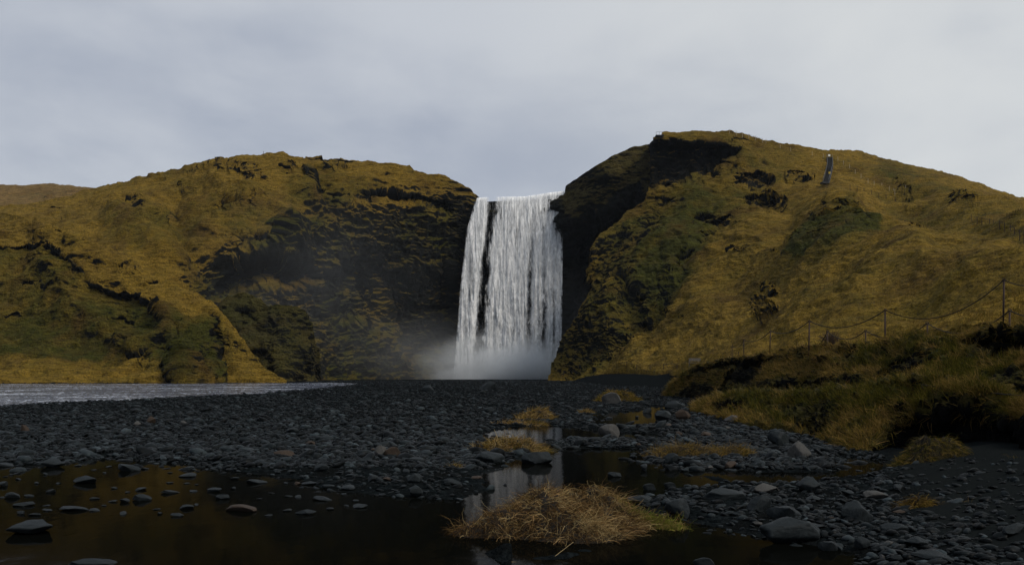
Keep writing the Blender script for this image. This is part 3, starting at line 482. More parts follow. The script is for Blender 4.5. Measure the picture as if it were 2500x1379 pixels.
LIST = [(62, 1303, 132, 44, M_STONE, 0, 'large wet slab half sunk at the left edge of the dark pool'), (205, 1388, 135, 28, M_STONE, 1, 'flat dark stone cut off by the bottom edge at the lower left'),
 (592, 1249, 104, 24, M_WARM, 2, 'long brown stone lying alone in the left pool'), (168, 1247, 84, 15, M_STONE, 3, 'thin flat slab with a pointed end in the left pool'),
 (1492, 1068, 60, 32, M_PALE, 4, 'pale angular block standing at the shallow channel right of centre'), (1188, 1130, 90, 32, M_STONE, 5, 'broad flat rock in front of the straw tuft in mid pool'),
 (1308, 1132, 82, 34, M_STONE, 6, 'rounded dark boulder under the right end of the mid pool tuft'), (1500, 985, 62, 28, M_PALE, 7, 'pale grey stone set in the front of the mossy hump'),
 (1790, 1034, 42, 22, M_PALE, 8, 'pale upright block on the shore under the right bank'), (1960, 1328, 200, 62, M_STONE, 9, 'largest dark slab at the edge of the lower right pool'),
 (2098, 1272, 80, 56, M_STONE, 10, 'big rounded boulder above the lower right slab'), (1855, 1247, 62, 42, M_STONE, 11, 'domed boulder at the left of the lower right stones'),
 (1925, 1270, 95, 36, M_STONE, 12, 'wide low boulder between the domed boulder and the big rounded one'), (1975, 1294, 95, 22, M_STONE, 13, 'smooth oval stone lying just above the largest slab'),
 (1975, 1198, 66, 36, M_STONE, 0, 'pointed dark stone at the near shore of the right pool'), (1770, 1222, 128, 28, M_STONE, 1, 'long low slab at the near side of the right pool'),
 (2150, 1217, 80, 20, M_PALE, 2, 'pale flat slab beside the black sand slope'), (2185, 1302, 84, 25, M_STONE, 3, 'flat stone right of the big rounded boulder'),
 (1662, 1262, 70, 42, M_STONE, 4, 'smooth grey stone at the tip of the green grass tail'), (1955, 1118, 66, 46, M_PALE, 5, 'tilted grey slab leaning below the tall grass bank'),
 (928, 1118, 34, 36, M_PALE, 6, 'upright pale pebble left of the middle pool'), (962, 1116, 54, 26, M_WARM, 7, 'brownish stone beside the upright pale pebble'),
 (1012, 1182, 40, 28, M_STONE, 8, 'round stone at the tip of the gravel bar'), (1018, 1210, 46, 24, M_STONE, 9, 'blocky stone standing in water off the gravel bar'),
 (1045, 956, 32, 20, M_STONE, 10, 'dark boulder on the far gravel left below the fall'), (1190, 952, 44, 22, M_STONE, 11, 'dark boulder on the far gravel straight below the fall'),
 (56, 1058, 24, 24, M_WARM, 12, 'tan upright stone at the far left of the gravel'), (368, 1034, 24, 22, M_WARM, 13, 'tan cobble on the left gravel beside a white pebble'), (332, 1040, 22, 13, M_PALE, 0, 'white pebble left of a tan cobble on the gravel'),
 (445, 1036, 20, 10, M_PALE, 1, 'small white pebble alone on the left gravel'), (115, 1034, 32, 18, M_STONE, 2, 'black cobble on the far left gravel'), (1640, 1130, 42, 26, M_STONE, 3, 'dark stone at the left end of the low straw island'),
 (1905, 1088, 60, 34, M_STONE, 4, 'dark block at the foot of the right bank left of the tilted slab'), (2105, 1334, 44, 28, M_STONE, 5, 'egg shaped stone at the right corner of the largest slab'), (1500, 1164, 36, 14, M_STONE, 6, 'lone low stone in the right part of the middle pool'),
 (1727, 1382, 66, 20, M_STONE, 7, 'dark stone cut off by the bottom edge right of the tussock'), (1622, 1026, 48, 26, M_STONE, 8, 'grey boulder at the near shore of the amber puddle'), (1672, 1024, 46, 26, M_WARM, 9, 'brown boulder beside the amber puddle'),
 (1650, 998, 56, 24, M_STONE, 10, 'black boulder at the far shore of the amber puddle'), (1580, 1008, 24, 14, M_STONE, 11, 'small black rock standing in the amber puddle'), (305, 1150, 60, 24, M_STONE, 12, 'wet boulder in the shallows of the left pool'), (205, 1180, 64, 30, M_STONE, 13, 'square topped stone in the shallows of the left pool'),
 (120, 1140, 70, 30, M_STONE, 0, 'low dome of rock at the far left shoreline'), (340, 1222, 50, 22, M_STONE, 1, 'mottled stone in the left pool below a cluster'), (30, 1215, 44, 20, M_STONE, 2, 'small rounded stone near the left edge of the pool'), (780, 1150, 44, 26, M_STONE, 3, 'angular stone on the shore above the left pool'),
 (690, 1120, 60, 20, M_WARM, 4, 'smooth brownish cobble on the left shore'), (620, 1180, 60, 14, M_STONE, 5, 'flat stone barely above the left pool'), (540, 1218, 36, 18, M_STONE, 6, 'small pointed rock in the open left pool'), (1590, 1196, 40, 16, M_STONE, 7, 'low stone in water behind the right of the tussock'),
 (1565, 1230, 70, 22, M_STONE, 8, 'flat wet stone between the tussock and the right stones'), (1180, 960, 20, 8, M_STONE, 9, 'small dark rock near the far boulder'),
 (2290, 1368, 110, 22, M_STONE, 10, 'long flat slab near the bottom right corner'), (2480, 1300, 70, 24, M_STONE, 11, 'dark slab cut off by the right edge on the black sand'), (2030, 1345, 60, 26, M_STONE, 12, 'rounded stone at the bottom right water edge'), (1870, 1205, 70, 30, M_PALE, 13, 'grey angular stone on the shore left of the pointed one'), (2240, 1330, 66, 20, M_STONE, 0, 'flat cobble on the sand near the bottom right corner')]
for (px, py, w, h, m_, i, lab) in LIST: stone(px, py, w, h, m_, i, lab, rz=random.uniform(-.35, .35), tilt=(.35 if 'tilted' in lab else random.uniform(-.1, .1)))
occ = [(q[0], q[1], q[2]) for q in LIST]
ZONES = [('right', lambda x, y: x > 1560 and y > 1185, 'dark wet cobble among the stones of the lower right shore', 'cobbles of the lower right shore', 92),
         ('bank', lambda x, y: x > 1540 and y < 1150 and y > 1000 and x < 1930 and y > 1040+(x-1800)*.35, 'grey cobble on the shore between amber puddle and right bank', 'cobbles below the right bank', 50),
         ('leftpool', lambda x, y: x < 880 and y > 1128 and y < 1260, 'low wet stone scattered in the shallows of the left pool', 'stones in the left pool', 80),
         ('bar', lambda x, y: x > 700 and x < 1180 and y > 1050 and y < 1200, 'cobble on the gravel bar left of the middle pool', 'cobbles of the middle gravel bar', 50)]
for nm, fn, lab, grp, cnt in ZONES:
    c = 0; tries = 0
    while c < cnt and tries < 4000:
        tries += 1; x = random.uniform(0, 2480); y = random.uniform(1000, 1370)
        if not fn(x, y): continue
        w = random.choice([18, 22, 26, 32, 40, 52])*(.6+.4*(y-915)/300)*(1.25 if nm == 'right' else 1)
        if nm == 'right' and (x > 2200 or y > 1240 and x < 1830 or (y > 1290 and x < 2050) or (y > 1340 and x < 2150)): continue
        if any(abs(x-a)*1.0 < (w+ww)*.42 and abs(y-b2) < (w+ww)*.2 for a, b2, ww in occ): continue
        occ.append((x, y, w)); c += 1
        stone(x, y, w, w*(random.uniform(.18, .34) if nm == 'leftpool' else (random.uniform(.16, .36) if nm == 'right' else random.uniform(.24, .42))), random.choice([M_STONE]*6+[M_WARM, M_PALE] if nm != 'leftpool' else [M_STONE]), random.randrange(14), lab, grp, random.uniform(0, 6.28), random.uniform(-.15, .15), name='cobble')

# ------------------------------------------------------------------ grass
STRAW = [(.30, .20, .085), (.22, .14, .05), (.15, .09, .03), (.085, .05, .02), (.36, .27, .13)]
OCHRE = [(.19, .12, .026), (.12, .078, .016), (.23, .15, .045), (.055, .036, .010), (.085, .07, .014)]
MOSS = [(.050, .052, .008), (.028, .030, .006), (.11, .085, .015), (.075, .060, .011), (.018, .020, .005)]
def blades(base, direc, length, width, droop, tints, seg=5, curl=.25):
    n = len(base); direc = direc/(np.linalg.norm(direc, axis=1)[:, None]+1e-9); pts = [base]; d = direc.copy()
    for i in range(seg):
        d = d+RNG.normal(0, curl, (n, 3)); d[:, 2] -= droop; d /= np.linalg.norm(d, axis=1)[:, None]
        pts.append(pts[-1]+d*(length/seg)[:, None])
    pts = np.stack(pts, 1)                                   # n, seg+1, 3
    sd_ = RNG.normal(size=(n, 3)); sd_[:, 2] *= .3; sd_ = np.cross(sd_, direc); sd_ /= np.linalg.norm(sd_, axis=1)[:, None]+1e-9
    wd = (width[:, None]*np.linspace(1, .25, seg+1)[None])[..., None]*sd_[:, None]
    V = np.stack([pts-wd/2, pts+wd/2], 2).reshape(n, -1, 3); m = V.shape[1]
    q = np.array([[2*i, 2*i+1, 2*i+3, 2*i+2] for i in range(seg)]); Fq = (q[None]+(np.arange(n)*m)[:, None, None]).reshape(-1, 4)
    return V.reshape(-1, 3), Fq, np.repeat(tints, m, 0)
def tint(n, pal, bias=None):
    pal = np.array(pal); return pal[RNG.integers(0, len(pal), n)]*RNG.uniform(.7, 1.3, n)[:, None]
def blade_mesh(name, parts, parent=None, **props):
    V, Fq, T, k = [], [], [], 0
    for v, f, t in parts: V.append(v); Fq.append(f+k); T.append(t); k += len(v)
    return link(name, raw_mesh(name, np.concatenate(V), np.concatenate(Fq), M_BLADE, False, {'tint': np.concatenate(T)}), parent, **props)
def tussock(label, humps, n, pals, ln=(.08, .22), wd=.004, cell=.02, group=None, curl=.3, droop=.16, extra=None, cut=.05, flow=None):
    """humps: (x, y, rx, ry, h) in world metres"""
    H = np.array(humps); x0, x1 = (H[:, 0]-2*H[:, 2]).min(), (H[:, 0]+2*H[:, 2]).max(); y0, y1 = (H[:, 1]-2*H[:, 3]).min(), (H[:, 1]+2*H[:, 3]).max()
    nx, ny = min(220, int((x1-x0)/cell)+2), min(200, int((y1-y0)/cell)+2)
    def hz(X, Y):
        Q = np.stack([X, Y, X*0], -1); s_ = H[:, 2].max(); z = 0
        for hx, hy, rx, ry, h in H: z = z+h*np.exp(-(((X-hx)/rx)**2+((Y-hy)/ry)**2)**1.4)
        mz = H[:, 4].max(); return z*(1+.22*fbm(Q, s_*.45, 4, 3))+mz*.16*fbm(Q, s_*.16, 3, 6)*np.clip(z/mz, 0, 1)-cut
    X, Y = np.meshgrid(np.linspace(x0, x1, nx), np.linspace(y0, y1, ny)); Z = hz(X, Y)
    c = (float(H[0, 0]), float(H[0, 1]), 0)
    root = thing('grass_tussock', label, 'grass tussock', c, group)
    Vm = np.stack([X-c[0], Y-c[1], np.maximum(Z, -.12)], -1); link('peat_mound', raw_mesh('peat_mound', Vm, grid_faces(nx, ny), M_SOIL), root)
    m = n*6; bx, by = RNG.uniform(x0, x1, m), RNG.uniform(y0, y1, m); bz = hz(bx, by); k = bz > .0
    bx, by, bz = bx[k][:n], by[k][:n], bz[k][:n]; e = .01
    gx_, gy_ = (hz(bx+e, by)-bz)/e, (hz(bx, by+e)-bz)/e
    Q = np.stack([bx, by, bz], -1); s_ = H[:, 2].max()
    ang = fbm(Q, s_*.5, 3, 4)*5; dr = np.stack([-gx_*1.2+.55*np.cos(ang), -gy_*1.2+.55*np.sin(ang), .35+0*bx], -1)
    dr += RNG.normal(0, .3, dr.shape); sel = fbm(Q, s_*.35, 3, 8)
    L = RNG.uniform(*ln, len(bx))*(1+.5*np.clip(sel, -1, 1)); T = np.where((sel > .02)[:, None], tint(len(bx), pals[0]), tint(len(bx), pals[1]))
    base = Q.copy(); base[:, 0] -= c[0]; base[:, 1] -= c[1]; base[:, 2] -= .01
    parts = [blades(base, dr, L, np.full(len(bx), wd)*RNG.uniform(.6, 1.3, len(bx)), droop, T, 5, curl)]
    if extra: parts += extra(c, hz)
    blade_mesh('grass_blades', parts, root); return root
def gp(px, py, z=0.0): q = G0(px, py, z); return float(q[0]), float(q[1])
# main tussock
def main_extra(c, hz):
    out = []; n = 1500                                       # green grass tail at the right
    t = RNG.uniform(0, 1, n); x = 1.14+.50*t+RNG.normal(0, .05, n); y = 9.95-.35*t+RNG.normal(0, .08, n); z = np.maximum(hz(x, y), 0)
    B = np.stack([x-c[0], y-c[1], z], -1); dr = np.stack([RNG.normal(.1, .5, n), RNG.normal(-.3, .5, n), RNG.uniform(.3, 1, n)], -1)
    out.append(blades(B, dr, RNG.uniform(.06, .17, n), np.full(n, .005), .22, tint(n, [(.13, .15, .02), (.09, .11, .018), (.20, .17, .04), (.16, .11, .04)]), 5, .25))
    for (x_, y_, n2, sp) in ((.40, 10.05, 260, .16), (.93, 10.05, 420, .14), (.72, 9.1, 520, .09), (.15, 9.9, 260, .16)):        # pale straw swirls
        x = RNG.normal(x_, sp, n2); y = RNG.normal(y_, sp*1.3, n2); z = hz(x, y)
        B = np.stack([x-c[0], y-c[1], z], -1); dr = np.stack([(x-x_)*3+.5*np.sign(x_-.5)+RNG.normal(.0, .35, n2), (y-y_)*2-.7+RNG.normal(0, .3, n2), RNG.uniform(.15, .5, n2)], -1)
        out.append(blades(B, dr, RNG.uniform(.1, .22, n2), np.full(n2, .004), .32, tint(n2, [(.36, .27, .13), (.27, .19, .08)]), 6, .2))
    return out
tussock('largest straw coloured tussock rising from the dark pool in the foreground',
  [(.40, 10.0, .38, .50, .32), (.92, 10.1, .26, .36, .31), (.62, 9.2, .42, .40, .20), (.14, 9.5, .36, .42, .21), (-.28, 9.3, .30, .24, .14), (1.02, 9.6, .26, .3, .15), (1.25, 9.85, .24, .14, .09), (1.5, 9.75, .2, .10, .08)],
  13000, ([(.34, .21, .09), (.20, .13, .05), (.12, .072, .03), (.06, .036, .014), (.38, .28, .13)], [(.085, .048, .018), (.12, .07, .026), (.045, .026, .011), (.028, .017, .008)]), (.10, .27), .0045, .018, curl=.30, droop=.24, extra=main_extra)
def put(label, px, py, w, h, n, pals, ln, wd, hs, hk=.55, **kw):
    x, y = gp(px, py); m = w/F*y/2; hh = h/F*y*hk
    tussock(label, [(x+a*m, y+b*m, m*rx, m*ry, hh*q+.03) for a, b, rx, ry, q in hs], n, pals, ln, wd, m/45, cut=.03, **kw)
put('two humped straw tuft above two dark rocks in the middle pool', 1245, 1108, 190, 36, 3600, (OCHRE, STRAW), (.10, .28), .010, [(-.5, .5, .45, .5, .9), (.4, .5, .5, .5, 1.0), (0, .7, .5, .4, .7)])
put('small orange tuft on the gravel behind the middle pool', 1300, 1026, 120, 26, 1600, (OCHRE, STRAW), (.15, .35), .016, [(.1, .5, .6, .6, 1.0), (.4, .4, .4, .4, .8)])
put('flat orange strip of grass in front of the small orange tuft', 1275, 1040, 150, 10, 1100, (OCHRE, STRAW), (.12, .28), .014, [(-.3, .5, .6, .3, .9), (.4, .5, .4, .3, .8)])
put('mossy yellow green hump with a pale stone in its front', 1512, 982, 110, 34, 3000, (MOSS+OCHRE, OCHRE), (.15, .4), .025, [(0, .8, .62, .7, 1.0), (.5, .7, .4, .5, .5), (-.5, .7, .4, .5, .5)])
put('low straw island in front of the right bank shore', 1722, 1122, 270, 38, 4200, (OCHRE, [(.06, .045, .02), (.10, .07, .03), (.16, .11, .05)]), (.10, .28), .008, [(-.45, .5, .45, .4, 1.0), (.2, .5, .55, .4, .8), (.7, .5, .3, .3, .6)])
put('tiny ochre tuft on the end of the gravel bar', 1108, 1150, 60, 22, 700, (OCHRE, STRAW), (.06, .16), .007, [(0, .5, .6, .6, 1.0)])
put('wide green and brown tuft on the black sand below the tall bank', 2305, 1150, 230, 50, 6500, (MOSS+OCHRE, [(.03, .03, .015), (.09, .07, .03)]), (.10, .24), .007, [(0, .5, .55, .5, 1.0), (-.4, .3, .4, .4, .5), (.5, .5, .4, .4, .5)], hk=1.15, droop=.3)
put('ochre tuft at the right edge on the black sand', 2500, 1168, 110, 44, 3200, (MOSS+OCHRE, OCHRE), (.08, .22), .006, [(0, .5, .6, .6, 1.0)], hk=1.0, droop=.3)
put('ragged orange tuft near the big rounded boulder on the sand', 2262, 1262, 110, 48, 2800, (OCHRE, [(.09, .055, .02), (.05, .032, .012)]), (.08, .22), .005, [(-.2, .5, .55, .5, 1.0), (.4, .3, .3, .3, .4)], hk=.9, droop=.3)
put('sparse straw strands lying on the sand right of the orange tuft', 2365, 1262, 90, 14, 420, (OCHRE, STRAW), (.10, .26), .005, [(0, .5, .7, .4, 1.0)])
put('faint ochre tuft in the shallows behind the pale angular block', 1430, 1010, 50, 14, 500, (OCHRE, STRAW), (.1, .25), .014, [(0, .5, .6, .5, 1.0)])
# turf of the banks
def bank_grass(sheet_name, n, ln, wd, rock_cut=.38):
    X, qx, qy, N, rk, gr = SURF[sheet_name]; ok = np.where((qx > 1600) & (qx < 2600) & (rk < rock_cut))[0]
    # weight by the area a vertex stands for
    dist = X[ok, 1]; w = (1.0/dist)**1.0; i = RNG.choice(ok, n, p=w/w.sum()); B = X[i]+RNG.normal(0, .03, (n, 3))-N[i]*.02; d = B[:, 1]
    clump = fbm(B, .9, 3, 4); clump2 = fbm(B, .22, 2, 5)
    keep = ((clump2 > -.12) & (fbm(B, .55, 3, 6) > -.2)) | (RNG.random(n) < .12); B, i, d, clump = B[keep], i[keep], d[keep], clump[keep]; n = len(B)
    up = np.array([0, 0, 1.]); dr = N[i]*.9+up*.35+RNG.normal(0, .33, (n, 3)); dr[:, 0] += clump*.9
    T = np.where((clump+(gr[i]-.45)*.9+RNG.normal(0, .12, n) > .0)[:, None], tint(n, MOSS), tint(n, OCHRE+[STRAW[2], STRAW[1]]))
    return [blades(B, dr, RNG.uniform(*ln, n)*(1+.5*clump)*(.7+d/60), wd*(.5+d/28)*RNG.uniform(.7, 1.3, n), .17, T, 4, .2)]
blade_mesh('bank_grass', bank_grass('riverbank', 58000, (.07, .24), .008), kind='stuff')
X_, qx_, qy_, N_, rk_, gr_ = SURF['hillside']; ok_ = np.where((qx_ > 1420) & (qx_ < 2560) & (qy_ > 640) & (X_[:, 1] < 215))[0]
i_ = RNG.choice(ok_, 60000, p=(1/X_[ok_, 1])/(1/X_[ok_, 1]).sum()); B_ = X_[i_]+RNG.normal(0, .12, (60000, 3))*[1, 1, 0]; B_[:, 2] -= .04; cl_ = fbm(B_, 2.2, 3, 5)
k_ = (cl_ > -.1) | (RNG.random(60000) < .15); B_, i_, cl_ = B_[k_], i_[k_], cl_[k_]; n_ = len(B_)
T_ = np.where((cl_+(gr_[i_]-.4)+RNG.normal(0, .15, n_) > .12)[:, None], tint(n_, MOSS), tint(n_, OCHRE))
blade_mesh('hillside_grass', [blades(B_, np.stack([RNG.normal(.1, .4, n_), RNG.normal(-.2, .4, n_), np.ones(n_)], -1), RNG.uniform(.12, .34, n_)*(1+B_[:, 1]/300), .02*(.4+B_[:, 1]/90), .12, T_, 3, .2)], kind='stuff')
blade_mesh('mound_grass', bank_grass('bank_mound', 50000, (.08, .30), .0065), kind='stuff')

# ------------------------------------------------------------------ waterfall
def curtain(parent, seed, dy, nu=260, nv=420, dens=1.0):
    ky = np.array([462, 480, 560, 700, 870, 935]); kl = np.array([1168, 1163, 1140, 1124, 1111, 1106]); kr = np.array([1383, 1381, 1374, 1373, 1371, 1368])
    v = np.linspace(0, 1, nv)[:, None]; u = np.linspace(0, 1, nu)[None]
    top = np.interp(u, [0, .1, .25, .55, .8, 1], [484, 482, 481, 480, 471, 466]); py = top+(934-top)*v; pl = np.interp(py, ky, kl); pr = np.interp(py, ky, kr); px = pl+(pr-pl)*u
    d = 317.5-2.2*np.sqrt(v)*1.6-1.8*v-.6*u+dy; X = P(px, py, d)
    Q = np.stack([X[..., 0], X[..., 1], X[..., 2]], -1)
    X[..., 1] -= 1.1*fbm(Q, (1.7, 50, 26), 3, seed, ridged=True)*(.35+.65*v)+.45*fbm(Q, (.7, 50, 3.5), 3, seed+3)*(.3+.7*v)
    # thin places of the curtain
    s = np.full_like(px, 1.02); g = lambda c, w: np.exp(-((px-c)/w)**2)
    gapc = np.interp(py, [470, 520, 600, 700, 800, 870], [1201, 1200, 1190, 1182, 1173, 1166]); gapw = np.interp(py, [470, 520, 600, 700, 860], [11, 11, 9, 12, 13])
    wob = fbm(Q, (3, 50, 5), 3, seed+11); s -= (1.4 if seed < 3 else .95)*np.exp(-(np.abs(px-gapc-5*wob)/(gapw*(1+.5*wob)))**2.6)
    s -= .85*np.exp(-((px+4*wob-np.interp(py, [480, 700, 860], [1300, 1294, 1288]))/7)**2)*sm(520, 680, py)
    s -= .8*g(1329+4*wob, 6)*sm(600, 760, py)+.72*g(1351+3*wob, 5)*sm(640, 780, py)+.3*g(1316, 3)*sm(600, 700, py)
    s += 1.0*fbm(Q, (2.6, 50, 20), 3, seed+20)*sm(480, 620, py)-.45*g(1255, 5)*sm(760, 860, py)-.4*g(1150, 6)*sm(560, 640, py)*sm(800, 700, py)
    s -= .35*sm(560, 470, py)*g(1225, 22)+.22*sm(620, 470, py)*g(1290, 40)
    s -= .25*g(1222, 6)*sm(480, 500, py)*sm(700, 560, py)
    e = np.minimum(px-pl, pr-px); s -= .8*sm(7, 0, e+4*fbm(Q, (1, 50, 2.5), 3, seed+6))
    s += .35*sm(820, 900, py); s += .3*fbm(Q, (2.2, 50, 40), 3, seed+7)
    me = raw_mesh('water_curtain', X, grid_faces(nu, nv), M_FALL, True, {'dens': (s*dens).ravel(), 'seed': np.full(s.size, float(seed)), 'drop': np.broadcast_to(v, s.shape).ravel()})
    return link('water_curtain', me, parent)
def fall_material():
    t = NT('falling_water'); p = t.pos(); p = t.n('ShaderNodeVectorMath', {0: p, 1: t.n('ShaderNodeCombineXYZ', {0: t.math('MULTIPLY', t.attr('seed').outputs['Fac'], 13.1)}).outputs[0]}, operation='ADD').outputs[0]
    q = t.scale(p, (1, 0.0, 1)); dn = t.attr('dens').outputs['Fac']; dr = t.attr('drop').outputs['Fac']
    fine = t.noise(t.scale(q, (1.7, 1, .24)), 1.0, 5, .72, .5); mid = t.noise(t.scale(q, (1.0, 1, .12)), 1.0, 5, .65, .6); cl = t.noise(t.scale(q, (1.1, 1, .42)), 1.0, 5, .7, 1.2)
    big = t.noise(t.scale(q, (.42, 1, .10)), 1.0, 6, .72, 1.0)
    tex = t.n('ShaderNodeMix', {0: t.rng(dr, .0, .6), 2: t.math('ADD', t.math('MULTIPLY', fine, .75), t.math('MULTIPLY', mid, .25)), 3: t.math('ADD', t.math('ADD', t.math('MULTIPLY', mid, .22), t.math('MULTIPLY', cl, .42)), t.math('MULTIPLY', big, .36))}).outputs[0]
    a = t.math('ADD', t.math('MULTIPLY', t.math('SUBTRACT', tex, .5), 4.2), t.math('MULTIPLY', dn, 1.0))
    a = t.rng(a, .05, 1.25, 0, 1, True)
    c = t.mix(t.rng(tex, .35, .65), (.50, .53, .57), (.99, .99, .99))  # greyer where tex is low: interior shading of the fall put into its colour
    bmp = t.n('ShaderNodeBump', {'Strength': .8, 'Distance': .5, 'Height': tex}).outputs[0]
    bmp = t.n('ShaderNodeVectorMath', {0: t.n('ShaderNodeVectorMath', {0: bmp, 1: (0, 0, 2.3)}, operation='ADD').outputs[0]}, operation='NORMALIZE').outputs[0]
    sh = t.n('ShaderNodeMixShader', {0: .14, 1: t.n('ShaderNodeBsdfDiffuse', {0: c, 'Normal': bmp}).outputs[0], 2: t.n('ShaderNodeBsdfTranslucent', {0: c}).outputs[0]}).outputs[0]
    return t.out(t.n('ShaderNodeMixShader', {0: a, 1: t.n('ShaderNodeBsdfTransparent').outputs[0], 2: sh}).outputs[0])
M_FALL = fall_material()
wf = thing('waterfall', 'tall white waterfall dropping between the two cliffs into spray', 'waterfall')
curtain(wf, 1, 0.0); curtain(wf, 2, 1.3, dens=.85); curtain(wf, 3, -.9, dens=.62)

def mist(name, px, py, d, w, h, dep, dens, nsc=2.2, power=1.5):
    t = NT(name+'_air'); oc = t.n('ShaderNodeTexCoord').outputs['Object']
    r = t.n('ShaderNodeVectorMath', {0: oc}, operation='LENGTH').outputs['Value']
    f = t.math('POWER', t.rng(r, 1.0, 0.0, 0, 1), power); n = t.rng(t.noise(oc, nsc, 4, .6), .34, .66, .05, 1.6)
    v = t.n('ShaderNodeVolumePrincipled', {'Color': (.95, .975, 1.0, 1), 'Density': t.math('MULTIPLY', t.math('MULTIPLY', f, n), dens), 'Anisotropy': .2})
    m_ = t.out(None, v.outputs[0]); m_.cycles.volume_step_rate = 1.0
    bm = bmesh.new(); bmesh.ops.create_icosphere(bm, subdivisions=3, radius=1.03)
    me = bpy.data.meshes.new(name); bm.to_mesh(me); bm.free(); me.materials.append(m_)
    o = link(name, me, None, P(px, py, d), kind='stuff'); o.scale = (w/F*d/2, dep/2, h/F*d/2); return o
mist('spray', 1215, 915, 306, 500, 235, 24, .50)
mist('spray', 1290, 905, 308, 250, 170, 16, .38)
mist('mist', 960, 870, 292, 700, 260, 40, .009, 1.6, 1.0)
mist('mist', 760, 720, 250, 760, 560, 34, .0035, 1.2, 1.0)
mist('mist', 1410, 800, 309, 170, 360, 16, .010, 1.4, 1.0)

# ------------------------------------------------------------------ rope fences
def cat(a, b, sag, n=14):
    t = np.linspace(0, 1, n)[:, None]; q = a*(1-t)+b*t; q[:, 2] -= (4*sag*t*(1-t))[:, 0]; return q
def rope_fence(label, posts, sags, rr=.013, pr=.019, lead=None, tail=None):
    """posts (px, top row, bottom row, d)"""
    c = P(posts[0][0], posts[0][2], posts[0][3]); root = thing('rope_fence', label, 'rope fence', c, 'rope fences on iron stakes'); tops = []
    for (px, yt, yb, d) in posts:
        m = MB(); a, b2 = P(px, yt, d), P(px+random.uniform(-2, 3), yb, d); b2[2] -= .35; R = .045
        m.tube([b2-c, a-c-[0, 0, 2*R]], pr); m.ring(a-c-[0, 0, R], R, .012); m.build('stake', M_RUST, root, True); tops.append(a-[0, 0, R])
    pts = tops
    if lead is not None: pts = [P(*lead)]+pts
    if tail is not None: pts = pts+[P(*tail)]
    for i in range(len(pts)-1):
        m = MB(); m.tube(cat(pts[i]-c, pts[i+1]-c, sags[i]), rr); m.build('rope', M_ROPE, root, True)
rope_fence('upper rope fence climbing right along the hillside path on tall rusty stakes',
  [(1816, 828, 860, 62), (1881, 806, 850, 51), (1976, 781, 850, 40), (2161, 754, 838, 34), (2451, 680, 762, 32)], [.25, .28, .28, .42, .7, .15], lead=(1790, 846, 66), tail=(2560, 690, 30), rr=.018, pr=.028)
rope_fence('lower rope fence on short stakes just behind the bank edge',
  [(2020, 806, 855, 40), (2113, 804, 856, 36), (2264, 786, 838, 32), (2465, 754, 812, 26)], [.25, .32, .38, .45, .1], lead=(1979, 842, 41), tail=(2580, 775, 24), rr=.016, pr=.025)
f3 = thing('rope_fence', 'half buried rope and iron ring lying across the grassy bank mound', 'rope fence', P(2245, 945, 20.0), 'rope fences on iron stakes')
c3 = P(2245, 945, 20.0); m = MB(); m.ring((0, -.25, .02), .055, .014); m.tube([(0, -.25, -.35), (0, -.25, -.03)], .02); m.build('stake', M_RUST, f3, True)
m = MB(); q = [P(2250, 939, 19.7)-c3, P(2320, 948, 18.9)-c3, P(2400, 957, 18.2)-c3, P(2450, 962, 17.4)-c3, P(2580, 972, 16.4)-c3]; m.tube(q, .013); m.build('rope', M_ROPE, f3, True)
# thin stakes and broken stakes on the terrace
for i, (px, y0, y1, dx, d, lab) in enumerate([(1785, 844, 868, 0, 64, 'thin left stake of the close pair on the terrace'), (1789, 839, 866, 0, 63, 'thicker right stake of the close pair on the terrace'), (1803, 858, 866, 0, 62, 'very short thin stake right of the close pair'),
    (1936, 845, 857, 8, 46, 'bent stake leaning left behind the bank edge'), (1962, 836, 849, 7, 44, 'short leaning stake left of the tall stake')]):
    a, b2 = P(px+dx, y0, d), P(px, y1+4, d); o = thing('stake', lab, 'stake', b2); m = MB(); m.tube([(0, 0, -.2), (a-b2)*.6, a-b2], .02); m.build('shaft', M_RUST, o)
    if dx: m = MB(); m.tube([(a-b2)*.35, (a-b2)*.35+np.array([-.10, 0, .14])], .014); m.build('splinter', M_RUST, o)
# fine wire fence at the foot of the slope
def post_line(label, sheet_, pts, hgt, r, mat, wires=1, n=None, grp='thin post fences'):
    P0 = [on(sheet_, x, y) for x, y in pts]; root = thing('post_fence', label, 'fence', P0[0], grp)
    for q in P0: m = MB(); m.tube([q-P0[0]-[0, 0, .3], q-P0[0]+[0, 0, hgt]], r, 6); m.build('post', mat, root)
    m = MB()
    for w in range(wires):
        for a, b2 in zip(P0, P0[1:]): m.tube(cat(a-P0[0]+[0, 0, hgt*(.92-.3*w)], b2-P0[0]+[0, 0, hgt*(.92-.3*w)], .06, 5), r*.35, 4)
    m.build('wire', M_ROPE, root)
post_line('low post and wire fence along the foot of the yellow slope left of the bench', 'hillside', [(x, 905-(x-1455)*.018+(3 if x % 3 else 0)) for x in range(1455, 1800, 33)], 1.0, .05, M_RUST)
post_line('short pale posts on the skyline right of the flat cliff top', 'hillside', [(1782, 326), (1797, 331), (1812, 335), (1828, 339), (1845, 343), (1862, 349)], 1.3, .06, M_PALEPOST, 2)
post_line('row of pale posts between the skyline and the steel stair', 'hillside', [(1870, 350), (1905, 362), (1930, 370), (1983, 380), (2010, 386)], 1.3, .045, M_PALEPOST)
post_line('row of pale posts slanting down right from the stair top', 'hillside', [(2046, 393), (2060, 402), (2074, 412), (2088, 424), (2102, 435), (2119, 447), (2134, 455), (2153, 457), (2172, 466), (2183, 474)], 1.3, .05, M_PALEPOST)
post_line('row of pale posts at a patch of dark moss right of the stair', 'hillside', [(2184, 476), (2199, 474), (2211, 470)], 1.8, .055, M_PALEPOST)
